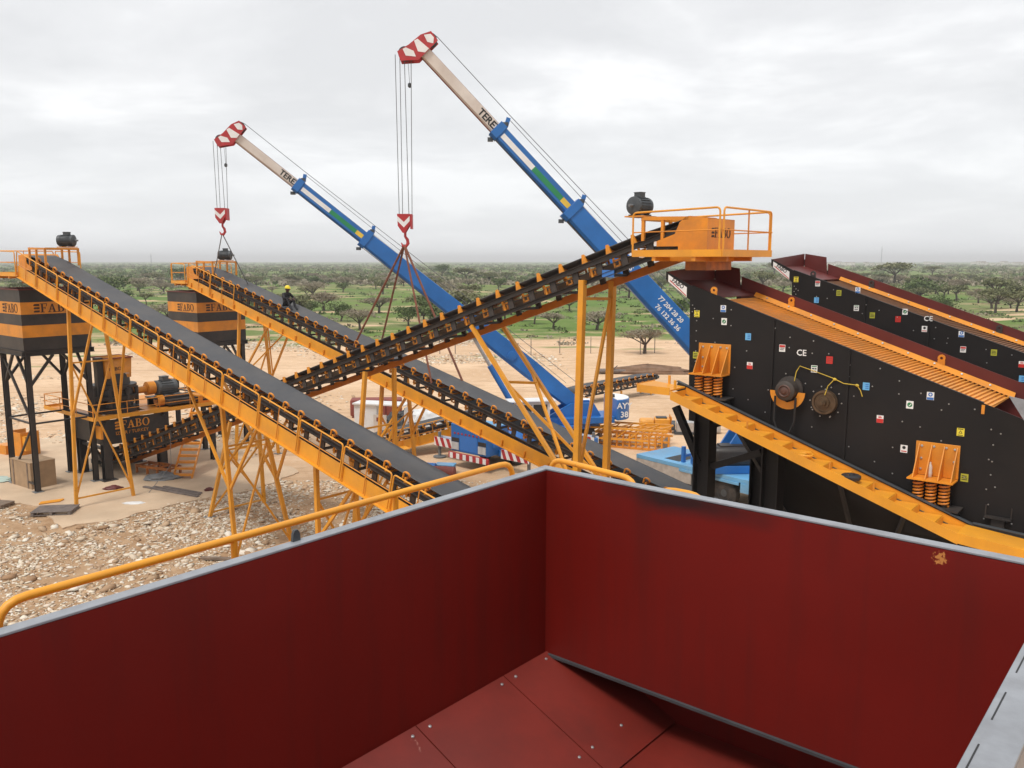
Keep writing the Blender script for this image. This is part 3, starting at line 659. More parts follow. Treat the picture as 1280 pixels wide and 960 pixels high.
# ---- head platforms with drive motor and discharge hood
def head(root, T, sh, sg, za, x0, x1, ya, yb, full=True, hood=True, txt=True):
    """platform between x0..x1 (root-local), ya..yb, floor height za; sg = +1 when the head looks along +x"""
    fl = M()
    fl.box(((x0 + x1) / 2, ya + .28, za), (abs(x1 - x0), .56, .03)); fl.box(((x0 + x1) / 2, yb - .28, za), (abs(x1 - x0), .56, .03))
    xe = x1 if sg > 0 else x0
    fl.box((xe - sg * .30, (ya + yb) / 2, za - .004), (.6, yb - ya - 1.12, .03))
    p = fl.build('head_platform', MT['yellow'], root)
    t = M()
    for y in (ya - .01, yb + .01): t.box(((x0 + x1) / 2, y, za + .06), (abs(x1 - x0), .018, .15))
    t.box((xe + sg * .01, (ya + yb) / 2, za + .06), (.018, yb - ya, .15)); t.build('toe_plate', MT['yellow'], p)
    xb = x0 if sg > 0 else x1; xm = xe - sg * abs(x1 - x0) * 0.0
    r_ = .022; zt = za + 1.0
    for y in (ya, yb):
        M().tube(arc([(xb, y, za), (xb, y, zt - .05), (xe - sg * .06, y, zt), (xe - sg * .06, y, za)], .1), r_, 8).build('handrail', MT['yellow'], p)
        M().tube([(xb, y, za + .52), (xe - sg * .06, y, za + .54)], r_ * .7, 6).build('mid_rail', MT['orange'], p)
    M().tube(arc([(xe, ya + .06, za), (xe, ya + .06, zt), (xe, yb - .06, zt), (xe, yb - .06, za)], .1), r_, 8).build('handrail', MT['yellow'], p)
    M().tube([(xe, ya, za + .54), (xe, yb, za + .54)], r_ * .7, 6).build('mid_rail', MT['orange'], p)
    M().tube([(xe, (ya + yb) / 2, za), (xe, (ya + yb) / 2, zt)], r_ * .8, 6).build('rail_post', MT['orange'], p)
    # brackets down to the conveyor frame
    b = M()
    for x in (x0 + .25 * abs(x1 - x0), x0 + .7 * abs(x1 - x0)): b.bar((x, ya, za - .06), (x, yb, za - .06), .09, .09)
    b.bar((x0 + .2, BW + .1, za - .06), (x1 - .2, BW + .1, za - .06), .08, .1); b.bar((x0 + .2, -.1, za - .06), (x1 - .2, -.1, za - .06), .08, .1); b.build('bracket', MT['orange'], p)
    hp = T(sh, 0, -.06)
    if hood:
        c0, c1 = hp.x - sg * .10, hp.x + sg * .66; y0, y1 = -.16, BW + .16; zb, z1 = za - .12, hp.z + .06
        poly = [(c0 - sg * .50, za + .22), (c0 - sg * .50, za + .34), (c0 - sg * .04, hp.z - .32), (c0 + sg * .08, z1 - .12), (c0 + sg * .24, z1), (c1, z1 - .05), (c1, zb), (c0 + sg * .05, zb), (c0 + sg * .05, za + .22)]
        hd = M()
        for y in (y0, y1): hd.plate([(x, y, z) for x, z in poly], (0, .012 if y < .5 else -.012, 0))
        for k in (3, 4, 5):
            (xa, z_a), (xb_, z_b) = poly[k], poly[k + 1]; hd.plate([(xa, y0 + .013, z_a), (xb_, y0 + .013, z_b), (xb_, y1 - .013, z_b), (xa, y1 - .013, z_a)], (0 if k < 5 else -sg * .012, 0, -.012 if k < 5 else 0))
        ho = hd.build('discharge_hood', MT['orange'], root)
        if txt:
            place('lettering', slab_mesh('fabo_lettering', '=FABO', .215, MT['inkbrown']), ho, (c1 + .002, BW / 2, (z1 + za) / 2 + .08), (0, 0, R(90)))
        ch = M()
        for y in (y0 + .05, y1 - .05): ch.box(((c0 + c1) / 2 + sg * .1, y, zb - .09), (abs(c1 - c0) - .25, .012, .2))
        ch.box((c1 - sg * .03, BW / 2, zb - .09), (.012, y1 - y0 - .11, .2)); ch.box((c0 + sg * .22, BW / 2, zb - .09), (.012, y1 - y0 - .11, .2)); ch.build('discharge_chute', MT['inkorange'], ho)
    return p

xh = TC(16.1, 0, 0).x
hC = loc(convC, 0, -10.28).x; hC1 = loc(convC, 0, -8.12).x
uC = lambda U: loc(convC, U, -10).y
pC = head(convC, TC, 16.1, 1, 9.60, hC, hC1, uC(16.45), uC(18.95))
def motor_frame(root, T, x0, x1, z0, z1, p, y0=-.12, y1=None, mx=.12, my=.2, axis=(0, 1, 0), r=.24, ln=.6):
    y1 = BW + .12 if y1 is None else y1; f = M()
    for y in (y0, y1):
        f.bar((x0, y, z1), (x1, y, z1 - .03), .08, .08)
        for x in (x0 + .03, (x0 * .55 + x1 * .45), x1 - .03): f.bar((x, y, z0 + (.0 if x < x1 - .1 else .15)), (x, y, z1 - .04), .07, .07)
    for x in (x0, x1): f.bar((x, y0, z1 - .015), (x, y1, z1 - .015), .07, .07)
    mp = (x0 + mx, my, z1 + .06); f.box((mp[0] + .02, my, z1 + .055), (.5, .6, .03)); f.build('motor_frame', MT['orange'], root)
    motor(root, (mp[0], my, z1 + .075 + r * 1.05), axis, r, ln)
x_m = loc(convC, 0, -10.45).x
motor_frame(convC, TC, x_m, loc(convC, 0, -9.25).x, 9.95, 10.46, pC, mx=-.22, my=.12, axis=(-.12, -1, 0), r=.215, ln=.55)
# small clutter on C's head: blue plate and white tags on the frame
M().box(TC(13.9, -.13, -.62), (.34, .02, .17)).build('blue_plate', MT['sticker_b'], convC)
for k, (a, n) in enumerate(((14.9, -.50), (15.35, -.36))): M().box(TC(a, -.115, n), (.13, .03, .09)).build('white_tag', MT['white'], convC)

# head of A (looks to -x), out of frame on the left
hp = TA(-1.0, 0, 0); pA = head(convA, TA, -1.0, -1, hp.z - .86, hp.x - 1.9, hp.x + .55, -.75, BW + .75, txt=False)
motor_frame(convA, TA, hp.x + .35, hp.x + 1.9, hp.z - .6, hp.z + .22, pA, mx=.95, my=BW - .05, axis=(.766, .643, 0), r=.23, ln=.66)
hp = TB(-4.2, 0, 0); pB = head(convB, TB, -4.2, -1, hp.z - .86, hp.x - 1.15, hp.x + .35, -.75, BW + .75, txt=False)
motor_frame(convB, TB, hp.x + .35, hp.x + 2.0, hp.z - .6, hp.z + .22, pB, mx=1.0, my=BW - .1, axis=(.73, .68, 0), r=.23, ln=.66)

# ------------------------------------------------------------------ vibrating screens
WID = 2.30
MT['hubbrown'] = mat('hub_brown', (.09, .04, .028), .6, .3, 12)
MT['deckbrown'] = mat('rusty_deck', (.22, .105, .05), .6, .2, 3)
zt = lambda W: 8.97 - .338 * (W + 8.88)
zb = lambda W: 6.72 - .342 * (W + 8.84)
def decal(parent, kind, W, z, y, s=1.0):
    """thin printed plate on a side wall facing -U"""
    a, h = .062 * s, .072 * s
    o = M().box((W, y - .002, z), (2 * a, .004, 2 * h)).build('sticker', {'yw': MT['sticker_y'], 'yt': MT['sticker_o'], 'bm': MT['white'], 'gr': MT['white'], 'lb': MT['sticker_l'], 'rw': MT['white'], 'wr': MT['white'], 'rd': MT['sticker_r'], 'wt': MT['white'], 'ws': MT['white'], 'ce': MT['ink']}[kind], parent)
    f = y - .0045; p = lambda b, m, n='print': b.build(n, m, o)
    bx = lambda b, x0, z0, x1, z1: b.box((W + (x0 + x1) / 2 * a, f, z + (z0 + z1) / 2 * h), ((x1 - x0) * a, .002, (z1 - z0) * h))
    disc = lambda b, r, zz, hh=0: b.lathe((W, f - hh, z + zz * h), (0, 1, 0), [(0, r * a), (.002, r * a)], 14, False)
    if kind == 'yw':
        b = M(); b.plate([(W - .55 * a, f, z - .35 * h), (W + .55 * a, f, z - .35 * h), (W, f, z + .5 * h)], (0, .002, 0)); bx(b, -.7, .66, .7, .86); bx(b, -.7, -.85, .7, -.7); p(b, MT['ink'])
        b = M(); b.plate([(W - .3 * a, f - .0015, z - .22 * h), (W + .3 * a, f - .0015, z - .22 * h), (W, f - .0015, z + .24 * h)], (0, .001, 0)); p(b, MT['sticker_y'])
    elif kind == 'yt':
        b = M()
        for k in (-.55, -.1, .35): bx(b, -.75, k, .75 - .2 * (k > 0), k + .2)
        p(b, MT['ink'])
    elif kind == 'bm':
        b = M(); disc(b, .62, .38); bx(b, -.9, -.95, .9, -.35); p(b, MT['sticker_b']); b = M(); disc(b, .28, .38, .0015); p(b, MT['white'])
    elif kind == 'gr':
        b = M(); disc(b, .72, 0); p(b, MT['sticker_g']); b = M(); b.bar((W - .35 * a, f - .0015, z - .05 * h), (W - .08 * a, f - .0015, z - .32 * h), .001, .012, (0, 1, 0)); b.bar((W - .1 * a, f - .002, z - .3 * h), (W + .42 * a, f - .002, z + .35 * h), .012, .001, (0, 1, 0)); p(b, MT['white'])
    elif kind == 'lb':
        b = M()
        for k in (-.5, 0, .5): bx(b, -.2, k - .12, .75, k + .12)
        p(b, MT['sticker_b'])
    elif kind == 'rw': b = M(); bx(b, -.98, -.98, .98, .1); p(b, MT['sticker_r']); b = M(); bx(b, -.5, .3, .5, .55); bx(b, -.5, .68, .3, .82); p(b, MT['sticker_r'])
    elif kind == 'wr': b = M(); bx(b, -.9, .25, .9, .85); p(b, MT['sticker_r']); b = M(); bx(b, -.7, -.1, .7, .1); bx(b, -.7, -.55, .5, -.35); p(b, MT['ink'])
    elif kind == 'ws': b = M(); disc(b, .5, .35); p(b, MT['ink']); b = M(); bx(b, -.8, -.75, .8, -.5); p(b, MT['sticker_r'])
    elif kind == 'wt': b = M(); bx(b, -.8, .55, .8, .85); p(b, MT['sticker_g']); b = M(); bx(b, -.7, -.1, .0, .3); bx(b, .15, -.1, .75, .3); bx(b, -.7, -.7, .7, -.4); p(b, MT['dgrey'])
    elif kind == 'rd':
        b = M()
        for k in (-.5, 0, .5): bx(b, -.7, k - .08, .7, k + .08)
        p(b, MT['rustred'])
    elif kind == 'ce': place('lettering', text_mesh('CE', .17, MT['white'], .001, .002), o, (W, f - .002, z), (R(90), 0, 0))
    return o

def spring_set(root, Wc, zc, y, stuff=True):
    """bolted bracket with three coil springs on a pedestal; y = side wall face"""
    o = M().box((Wc, y - .012, zc), (.74, .022, .62)).build('spring_bracket', MT['orange'], root, .004)
    for k in range(4):
        x = Wc - .32 + .213 * k
        M().plate([(x, y - .024, zc + .27), (x, y - .024, zc - .31), (x, y - .36, zc - .31), (x, y - .33, zc - .25)], (.016, 0, 0)).build('gusset', MT['orange'], o)
    M().plate([(Wc - .40, y - .024, zc - .34), (Wc + .37, y - .024, zc - .34), (Wc + .37, y - .40, zc - .34), (Wc - .40, y - .40, zc - .34)], (0, 0, .025)).build('shelf', MT['orange'], o)
    for k in range(4):
        for zz in ((.23, -.0, -.2) if k in (0, 3) else (.24,)): M().lathe((Wc - .31 + .206 * k + (.045 if k < 3 else -.02), y - .024, zc + zz), (0, -1, 0), [(0, .022), (.014, .022), (.018, .012)], 8).build('bolt', MT['bolt'], o)
    zt_, zb_ = zc - .345, zc - .80
    for k in range(3):
        x = Wc - .235 + .22 * k; pts = []
        for j in range(0, 101): a = j / 100 * 2 * math.pi * 6.6; pts.append((x + .078 * math.cos(a), y - .22 + .078 * math.sin(a), zb_ + .02 + (zt_ - zb_ - .04) * j / 100))
        s = M().tube(pts, .021, 6).build('coil_spring', MT['spring'], o)
        M().lathe((x, y - .22, zb_), (0, 0, 1), [(0, .045), (zt_ - zb_, .045)], 10).build('spring_core', MT['frame'], s)
    pw = .92; M().box((Wc + .03, y - .22, zb_ - .015), (pw, .42, .03)).build('pedestal_top', MT['frame'], o)
    M().box((Wc + .03, y - .21, zb_ - .29), (pw - .12, .34, .52)).build('pedestal', MT['screenblack'], o)
    return o

def screen(U0, label, stickers, near):
    W_e = -1.70; root = plant('vibrating_screen', label, 'screen', U0 + WID / 2, -5.5, 'vibrating screens on the right'); F = U0; B_ = U0 + WID
    # side plates in three welded panels
    head = [(-9.50, 9.27), (-9.50, 9.10), (-8.90, 8.66), (-8.86, zb(-8.86))]
    seams = [-8.86, -6.98, -5.45, W_e]
    for y, nm in ((F, 'side_plate'), (B_ - .014, 'side_plate')):
        for k in range(3):
            a, b_ = seams[k], seams[k + 1] - .012
            poly = ([(-9.50, 9.27), (-9.50, 9.10), (-8.90, 8.66), (a, zb(a)), (b_, zb(b_)), (b_, zt(b_)), (-8.88, zt(-8.88))] if k == 0 else [(a, zb(a)), (b_, zb(b_)), (b_, zt(b_)), (a, zt(a))])
            M().plate([(w_, y, z_) for w_, z_ in poly], (0, .014, 0)).build(nm, MT['screenblack'], root)
    for w_ in seams[1:3]:
        M().box((w_ - .006, F - .016, (zb(w_) + zt(w_)) / 2), (.05, .03, zt(w_) - zb(w_) - .04)).build('stiffener', MT['screenblack'], root)
    M().prof((-8.86, F - .02, zb(-8.86) + .04), (W_e, F - .02, zb(W_e) + .04), [(-.02, -.04), (.02, -.04), (.02, .04), (-.02, .04)]).build('bottom_angle', MT['screenblack'], root)
    M().bar((-8.86, F + .03, zt(-8.86) + .008), (-3.1, F + .03, zt(-3.1) + .008), .075, .012).build('top_flange', MT['screenblack'], root)
    # rounded cover on discharge end, grey plate beyond
    M().box((W_e + .007, (F + B_) / 2, 6.0), (.014, WID - .02, 1.1)).build('discharge_plate', MT['maroon'], root)
    M().plate([(-2.72, F - .02, zt(-2.72) + .30), (-2.0, F - .02, zt(-2.0) + .42), (-1.6, F - .02, 6.2), (-2.1, F - .02, zt(-2.1) - .45)], (0, .02, 0)).build('end_cover', MT['rim'], root)
    # head box (maroon): far wall, back wall, feed plate
    zf = lambda W: zt(W) - .13
    M().plate([(-9.46, B_ - .02, 9.42), (-8.84, B_ - .02, 9.32), (-8.80, B_ - .02, zt(-8.8) - .12), (-9.46, B_ - .02, 9.0)], (0, .004, 0)).build('head_wall', MT['maroon'], root)
    M().plate([(-9.49, F + .016, 9.05), (-9.49, F + .016, 9.26), (-9.49, B_ - .016, 9.42), (-9.49, B_ - .016, 9.05)], (.012, 0, 0)).build('head_wall', MT['maroon'], root)
    M().plate([(-9.47, F + .016, 9.06), (-9.47, B_ - .022, 9.06), (-8.42, B_ - .022, zf(-8.42) + .03), (-8.42, F + .016, zf(-8.42) + .03)], (0, 0, -.012)).build('feed_plate', MT['maroon'], root)
    # inner maroon side bands
    for y, d in ((B_ - .03, .012), (F + .016, .004)):
        M().plate([(-8.78, y, zt(-8.78) + (.20 if y > F + 1 else -.0)), (W_e, y, zt(W_e) + (.20 if y > F + 1 else 0)), (W_e, y, zt(W_e) - .5), (-8.78, y, zt(-8.78) - .5)], (0, d, 0)).build('liner', MT['maroon'], root)
    # orange deck: ribbed mesh, hold-down angle on the far side
    e0, e1 = -8.40, -3.08
    M().plate([(e0, F + .03, zf(e0) - .03), (e1, F + .03, zf(e1) - .03), (e1, B_ - .05, zf(e1) - .03), (e0, B_ - .05, zf(e0) - .03)], (0, 0, -.01)).build('deck_plate', MT['deckor'] if near else MT['deckbrown'], root)
    deckm = MT['deckor'] if near else MT['deckbrown']
    d = M(); n = 66
    for k in range(n):
        w_ = e0 + .04 + (e1 - e0 - .08) * k / (n - 1); d.bar((w_, F + .03, zf(w_) + .0 - .012), (w_ + .05, B_ - .06, zf(w_) - .018), .026, .022)
    tag(d.build('screen_mesh', deckm, root), kind='stuff')
    M().plate([(e0, B_ - .05, zf(e0) + .09), (e1 + .1, B_ - .05, zf(e1 + .1) + .09), (e1 + .1, B_ - .17, zf(e1 + .1) + .01), (e0, B_ - .17, zf(e0) + .01)], (0, .004, .012)).build('hold_down_angle', MT['orange'], root)
    M().plate([(e0, F + .032, zf(e0) + .10), (e1, F + .032, zf(e1) + .10), (e1, F + .10, zf(e1) + .01), (e0, F + .10, zf(e0) + .01)], (0, .004, .010)).build('hold_down_angle', MT['deckor'], root)
    for k in range(10):
        w_ = e0 + .3 + .52 * k; M().lathe((w_, B_ - .11, zf(w_) + .065), (0, -.7, .7), [(0, .024), (.018, .02)], 8).build('bolt', MT['bolt'], root)
    # lip below the deck end
    M().box((e1 - .02, F - .005, zt(e1) - .10), (.05, .03, .16)).build('deck_stop', MT['orange'], root)
    # lifting lugs
    lugm = MT['orange'] if near else MT['frame']
    for w_, y in ((-8.35, F + .01), (-7.55, B_ - .06), (-4.35, B_ - .06)):
        z0 = zt(w_) + .0; q = M()
        for j in range(12):
            a0, a1 = 2 * math.pi * j / 12, 2 * math.pi * (j + 1) / 12
            q.plate([(w_ + r_ * math.cos(a_), y, z0 + .09 + r_ * math.sin(a_)) for r_, a_ in ((.075, a0), (.075, a1), (.03, a1), (.03, a0))], (0, .03, 0))
        q.box((w_, y + .015, z0 + .0), (.14, .028, .09)); q.build('lifting_lug', lugm, root)
    # feed lip name plates
    o = M().plate([(-9.44, F - .006, 9.20), (-8.98, F - .006, 8.93), (-8.98, F - .006, 8.72), (-9.44, F - .006, 9.05)], (0, .005, 0)).build('name_plate', MT['white'], root)
    place('lettering', text_mesh('FABO', .13, MT['ink'], .001, .003), o, (-9.2, F - .008, 9.005), (R(90), R(31), 0), (1, 1, 1))
    M().plate([(-9.40, F - .0075, 9.09), (-8.99, F - .0075, 8.76), (-8.99, F - .0075, 8.735), (-9.40, F - .0075, 9.065)], (0, .001, 0)).build('stripe', MT['sticker_r'], o)
    # bolts on the side plate
    q = M(); rnd = random.Random(int(U0))
    for k in range(4): q.lathe((-8.83 + .05 * (k % 2), F - .001, 8.55 - .07 * k), (0, -1, 0), [(0, .014), (.01, .01)], 6)
    bp = [(-8.72 + .0, 6.9 + .22 * k) for k in range(8)] + [(w_ + rnd.uniform(-.1, .1), zb(w_) + f_ * 2.2 + rnd.uniform(-.08, .08)) for w_ in [-8.3 + .42 * j for j in range(15)] for f_ in (.16, .38, .60, .82, .93) if rnd.random() < .72] + [(-2.95 + .05 * (k % 2), 4.95 + .27 * k) for k in range(7)]
    for w_, z_ in bp: q.lathe((w_, F - .001, z_), (0, -1, 0), [(0, .015), (.012, .011)], 6)
    tag(q.build('bolt_heads', MT['bolt'], root), kind='stuff')
    for k, w_, z_ in stickers: decal(root, k, w_, z_, F - .001)
    # spring sets
    spring_set(root, -8.27, 7.44, F); spring_set(root, -3.78, 5.90, F)
    # drive: motor with half-moon guard, pulley, hanging belts, rope
    mo = M(); mo.lathe((-6.58, F, 6.93), (0, -1, 0), [(0, .27), (.05, .27), (.06, .20), (.30, .20), (.32, .16), (.33, .05)], 22); mo = mo.build('exciter_motor', MT['frame'], root)
    M().lathe((-6.58, F - .325, 6.93), (0, -1, 0), [(0, .13), (.02, .11), (.0, .09), (.012, .05), (.03, .04)], 16).build('hub', MT['hubbrown'], mo)
    g = [(-6.58 + r_ * math.cos(a), F - .16, 6.90 + r_ * math.sin(a)) for r_, a in [(.36, math.pi + math.pi * j / 14) for j in range(15)]]
    M().plate(g + [(-6.58 + .22, F - .16, 6.90), (-6.58 + .22 * .7, F - .16, 6.90 - .16), (-6.58, F - .16, 6.90 - .22), (-6.58 - .22 * .7, F - .16, 6.90 - .16), (-6.58 - .22, F - .16, 6.90)], (0, .02, 0)).build('belt_guard', MT['orange'], mo)
    M().tube([(-6.80, F - .22, 6.80), (-6.82, F - .2, 6.3), (-6.74, F - .18, 6.08), (-6.60, F - .17, 6.0), (-6.48, F - .18, 6.10), (-6.40, F - .2, 6.3), (-6.38, F - .22, 6.80)], .022, 6).build('drive_belt', MT['beltedge'], mo)
    pu = M().lathe((-5.86, F, 6.75), (0, -1, 0), [(0, .24), (.04, .24), (.045, .16), (.08, .16), (.085, .235), (.12, .235), (.12, .195), (.095, .19), (.095, .115), (.14, .11), (.14, .07), (.22, .06), (.22, .035), (.26, .03)], 24).build('exciter_pulley', MT['brass'], root)
    for j in range(10): a = 2 * math.pi * j / 10; M().lathe((-5.86 + .31 * math.cos(a), F - .001, 6.75 + .31 * math.sin(a)), (0, -1, 0), [(0, .016), (.016, .012)], 6).build('bolt', MT['bolt'], pu)
    if near:
        M().tube([(-6.47, F - .1, 7.12), (-6.46, F - .05, 7.30), (-6.40, F - .03, 7.42), (-6.1, F - .03, 7.34), (-5.72, F - .03, 7.23), (-5.52, F - .04, 7.15), (-5.28, F - .03, 7.14), (-5.2, F - .04, 7.05), (-5.16, F - .03, 6.93)], .0085, 6).build('rope', MT['yrope'], root)
        M().tube([(-5.70, F - .03, 7.22), (-5.80, F - .1, 7.08), (-5.84, F - .13, 6.90)], .008, 6).build('rope', MT['yrope'], root)
        for w_, z_ in ((-5.70, 7.225), (-5.27, 7.145)): M().lathe((w_ - .03, F - .035, z_), (1, 0, -.3), [(0, .012), (.02, .028), (.05, .028), (.07, .012)], 8).build('rope_knot', MT['yrope'], root)
    # sub-frame rail, walkway
    ly = F - .20
    M().chan((-8.95, F - .36, zb(-8.95) + .09), (-3.05, F - .36, zb(-3.05) + .09), .10, .2, .014, (0, 0, 1), 1).build('sub_frame_beam', MT['dgrey'], root)
    M().chan((-3.05, F - .36, zb(-3.05) + .12), (W_e + .6, F - .36, zb(-3.05) + .01), .10, .2, .014, (0, 0, 1), 1).build('sub_frame_beam', MT['dgrey'], root)
    M().chan((-8.95, B_ + .36, zb(-8.95) - .10), (W_e + .6, B_ + .36, zb(W_e + .6) - .10), .10, .2, .014, (0, 0, 1), -1).build('sub_frame_beam', MT['dgrey'], root)
    yo, yi = F - 1.10, F - .44; zw = lambda W: zb(W) + .13
    wk = M().plate([(-9.50, yo, 6.86), (-8.71, yo, 6.80), (-8.71, yi, 6.80), (-9.50, yi, 6.86)], (0, 0, .03)).build('walkway_platform', MT['yellow'], root)
    M().box((-9.105, yo - .008, 6.80), (.79, .014, .16)).build('toe_plate', MT['yellow'], wk); M().box((-9.508, (yo + yi) / 2, 6.82), (.014, yi - yo, .16)).build('toe_plate', MT['orange'], wk)
    for w_ in (-9.1, -8.62): M().tube([(w_, yo + .05 if w_ > -9 else yi, 6.86), (w_, yo + .05 if w_ > -9 else yi, 7.04)], .03, 8).build('post_socket', MT['yellow'], wk)
    st = M(); a, b_ = -8.70, -3.12
    for y in (yo - .008, yi + .008): st.plate([(a, y, zw(a) + .02), (b_, y, zw(b_) + .02), (b_, y, zw(b_) - .17), (a, y, zw(a) - .17)], (0, .012, 0))
    sto = st.build('stair_stringer', MT['yellow'], root)
    n = 14
    tr = M(); dW = (b_ - a) / n; rise = .342 * dW
    tr.box((0, 0, 0), (dW * .96, yi - yo - .02, .012)); tr.box((-dW * .49, 0, rise / 2), (.010, yi - yo - .02, rise * .98)); trm = tr.mesh('tread', MT['yellow'])
    for k in range(n): place('tread', trm, sto, (a + dW * (k + .5), (yo + yi) / 2, zw(a + dW * (k + .5)) - .10))
    for w_ in (-7.0, -5.35, -4.55): M().tube([(w_, yo + .05, zw(w_) - .05), (w_, yo + .05, zw(w_) + .15)], .02, 8).build('post_socket', MT['orange'], sto)
    pe = M().plate([(-3.14, yo, zw(-3.16) - .02), (W_e + .7, yo, zw(-3.16) - .20), (W_e + .7, yi, zw(-3.16) - .20), (-3.14, yi, zw(-3.16) - .02)], (0, 0, .03)).build('walkway_platform', MT['yellow'], root)
    M().plate([(-3.15, yo - .014, zw(-3.16) + .02), (W_e + .7, yo - .014, zw(-3.16) - .15), (W_e + .7, yo - .014, zw(-3.16) - .33), (-3.15, yo - .014, zw(-3.16) - .16)], (0, .012, 0)).build('toe_plate', MT['yellow'], pe)
    # columns, braces, collecting hopper
    for w_ in (-8.28, -6.75, -2.2):
        for y in (F - .3, B_ + .3):
            zc = zb(w_) - .22; M().ibeam((w_, y, 0), (w_, y, zc), .36, .36, .03, (1, 0, 0)).build('column', MT['screenblack'], root)
            M().box((w_, y, .012), (.6, .6, .024)).build('base_plate', MT['black'], root)
    for y in (F - .3, B_ + .3):
        q = M(); q.bar((-9.0, y, 6.35), (-8.40, y, 5.20), .14, .14); q.bar((-8.1, y, 5.15), (-7.0, y, 5.62), .14, .14); q.bar((-8.2, y, 2.6), (-6.8, y, .9), .14, .14); q.bar((-6.6, y, 1.2), (-2.4, y, 3.6), .14, .14); q.build('brace', MT['screenblack'], root)
    for w_ in (-8.28, -6.75, -2.2): M().bar((w_, F - .1, zb(w_) - .5), (w_, B_ + .1, zb(w_) - .5), .16, .2).build('cross_beam', MT['screenblack'], root)
    f0, f1 = -8.0, -2.3; g0, g1 = -6.3, -3.6
    hp_ = M(); T4 = [(f0, F + .03, zb(f0) - .06), (f1, F + .03, zb(f1) - .06), (f1, B_ - .03, zb(f1) - .06), (f0, B_ - .03, zb(f0) - .06)]; B4 = [(g0, F + .7, 3.4), (g1, F + .7, 3.0), (g1, B_ - .7, 3.0), (g0, B_ - .7, 3.4)]
    hp_.add(T4 + B4, [(0, 1, 5, 4), (1, 2, 6, 5), (2, 3, 7, 6), (3, 0, 4, 7)]); ho = hp_.build('collecting_hopper', MT['screenblack'], root)
    ho.modifiers.new('t', 'SOLIDIFY').thickness = .012
    M().bar((f0, F - .0, zb(f0) - .10), (g0, F + .66, 3.45), .06, .06).build('hopper_rib', MT['black'], ho)
    for w_ in (-5.6, -4.2): M().bar((w_, F + .0, zb(w_) - .12), (-5.2 + .3 * (w_ + 5.6), F + .62, 3.3), .07, .07).build('hopper_rib', MT['black'], ho)
    # bracket under the side plate near the discharge
    q = M(); q.box((-2.72, F - .07, 5.02), (.42, .12, .03)); q.box((-2.92, F - .07, 5.12), (.02, .02, .22)); q.box((-2.52, F - .07, 5.12), (.02, .02, .22)); q.box((-2.72, F - .05, 4.93), (.2, .06, .16)); q.build('jack_bracket', MT['black'], root)
    return root
SN = [('yw', -8.72, 8.37), ('bm', -8.11, 8.5), ('gr', -8.08, 8.23), ('lb', -7.53, 7.94), ('yt', -8.72, 7.47), ('rw', -7.47, 7.34), ('wr', -6.79, 7.75), ('ce', -6.39, 7.68), ('rd', -5.83, 7.58), ('wt', -6.12, 7.38), ('lb', -5.11, 7.13), ('bm', -3.97, 7.06), ('gr', -4.31, 6.86), ('rw', -4.82, 6.53), ('yw', -3.43, 6.46), ('ws', -4.36, 6.02), ('yt', -3.31, 5.64)]
SF = [('yw', -8.79, 8.85), ('wr', -8.21, 8.75), ('yt', -7.65, 8.52), ('bm', -7.18, 8.60), ('lb', -8.22, 8.32), ('wt', -7.19, 8.15), ('yt', -6.79, 7.98), ('rd', -6.17, 7.91), ('gr', -6.02, 8.10), ('ce', -5.48, 7.95), ('ws', -5.55, 7.70), ('bm', -4.73, 7.62), ('wr', -4.67, 7.26), ('yt', -4.02, 7.23), ('rw', -3.44, 7.0), ('lb', -3.41, 6.67)]
SF = [(k, w_, z_ - .12) for k, w_, z_ in SF]
scrN = screen(16.6, 'black vibrating screen with orange deck, springs and exciter motor, nearer one', SN, True)
scrF = screen(22.2, 'black vibrating screen partly hidden behind the nearer screen', SF, False)
scrF.location.z = .28
# loose things left on the stairs and the bracket of the near screen
def on_walk(W, f=.5): return D(16.6 - .77, W, zb(W) + .05)
b = M(); pts = []
for k in range(41): a = k / 40 * 2 * math.pi * 3.2; pts.append((.15 * math.cos(a), .15 * math.sin(a), .02 + .03 * k / 40))
o = tag(M().tube(pts, .018, 6).build('hose_coil', MT['yellow']), 'yellow coil of hose lying on the stairs of the near screen', 'hose'); o.location = on_walk(-5.93)
o = M(); o.lathe((0, 0, 0), (0, 0, 1), [(0, .17), (.03, .18), (.07, .18), (.09, .15), (.09, .08), (.05, .07)], 22); o = tag(o.build('cable_reel', MT['tarpdark']), 'black round reel left on the orange stair treads', 'reel'); o.location = on_walk(-5.05); 
o = M(); o.lathe((0, 0, 0), (0, 0, 1), [(0, .035), (.01, .042), (.10, .042), (.11, .036), (.17, .042), (.22, .03), (.25, .016), (.28, .016)], 14); o = tag(o.build('water_bottle', MT['bottle']), 'plastic water bottle standing on the right spring bracket', 'bottle'); o.location = D(16.6 - .12, -3.86, 5.90 - .315)

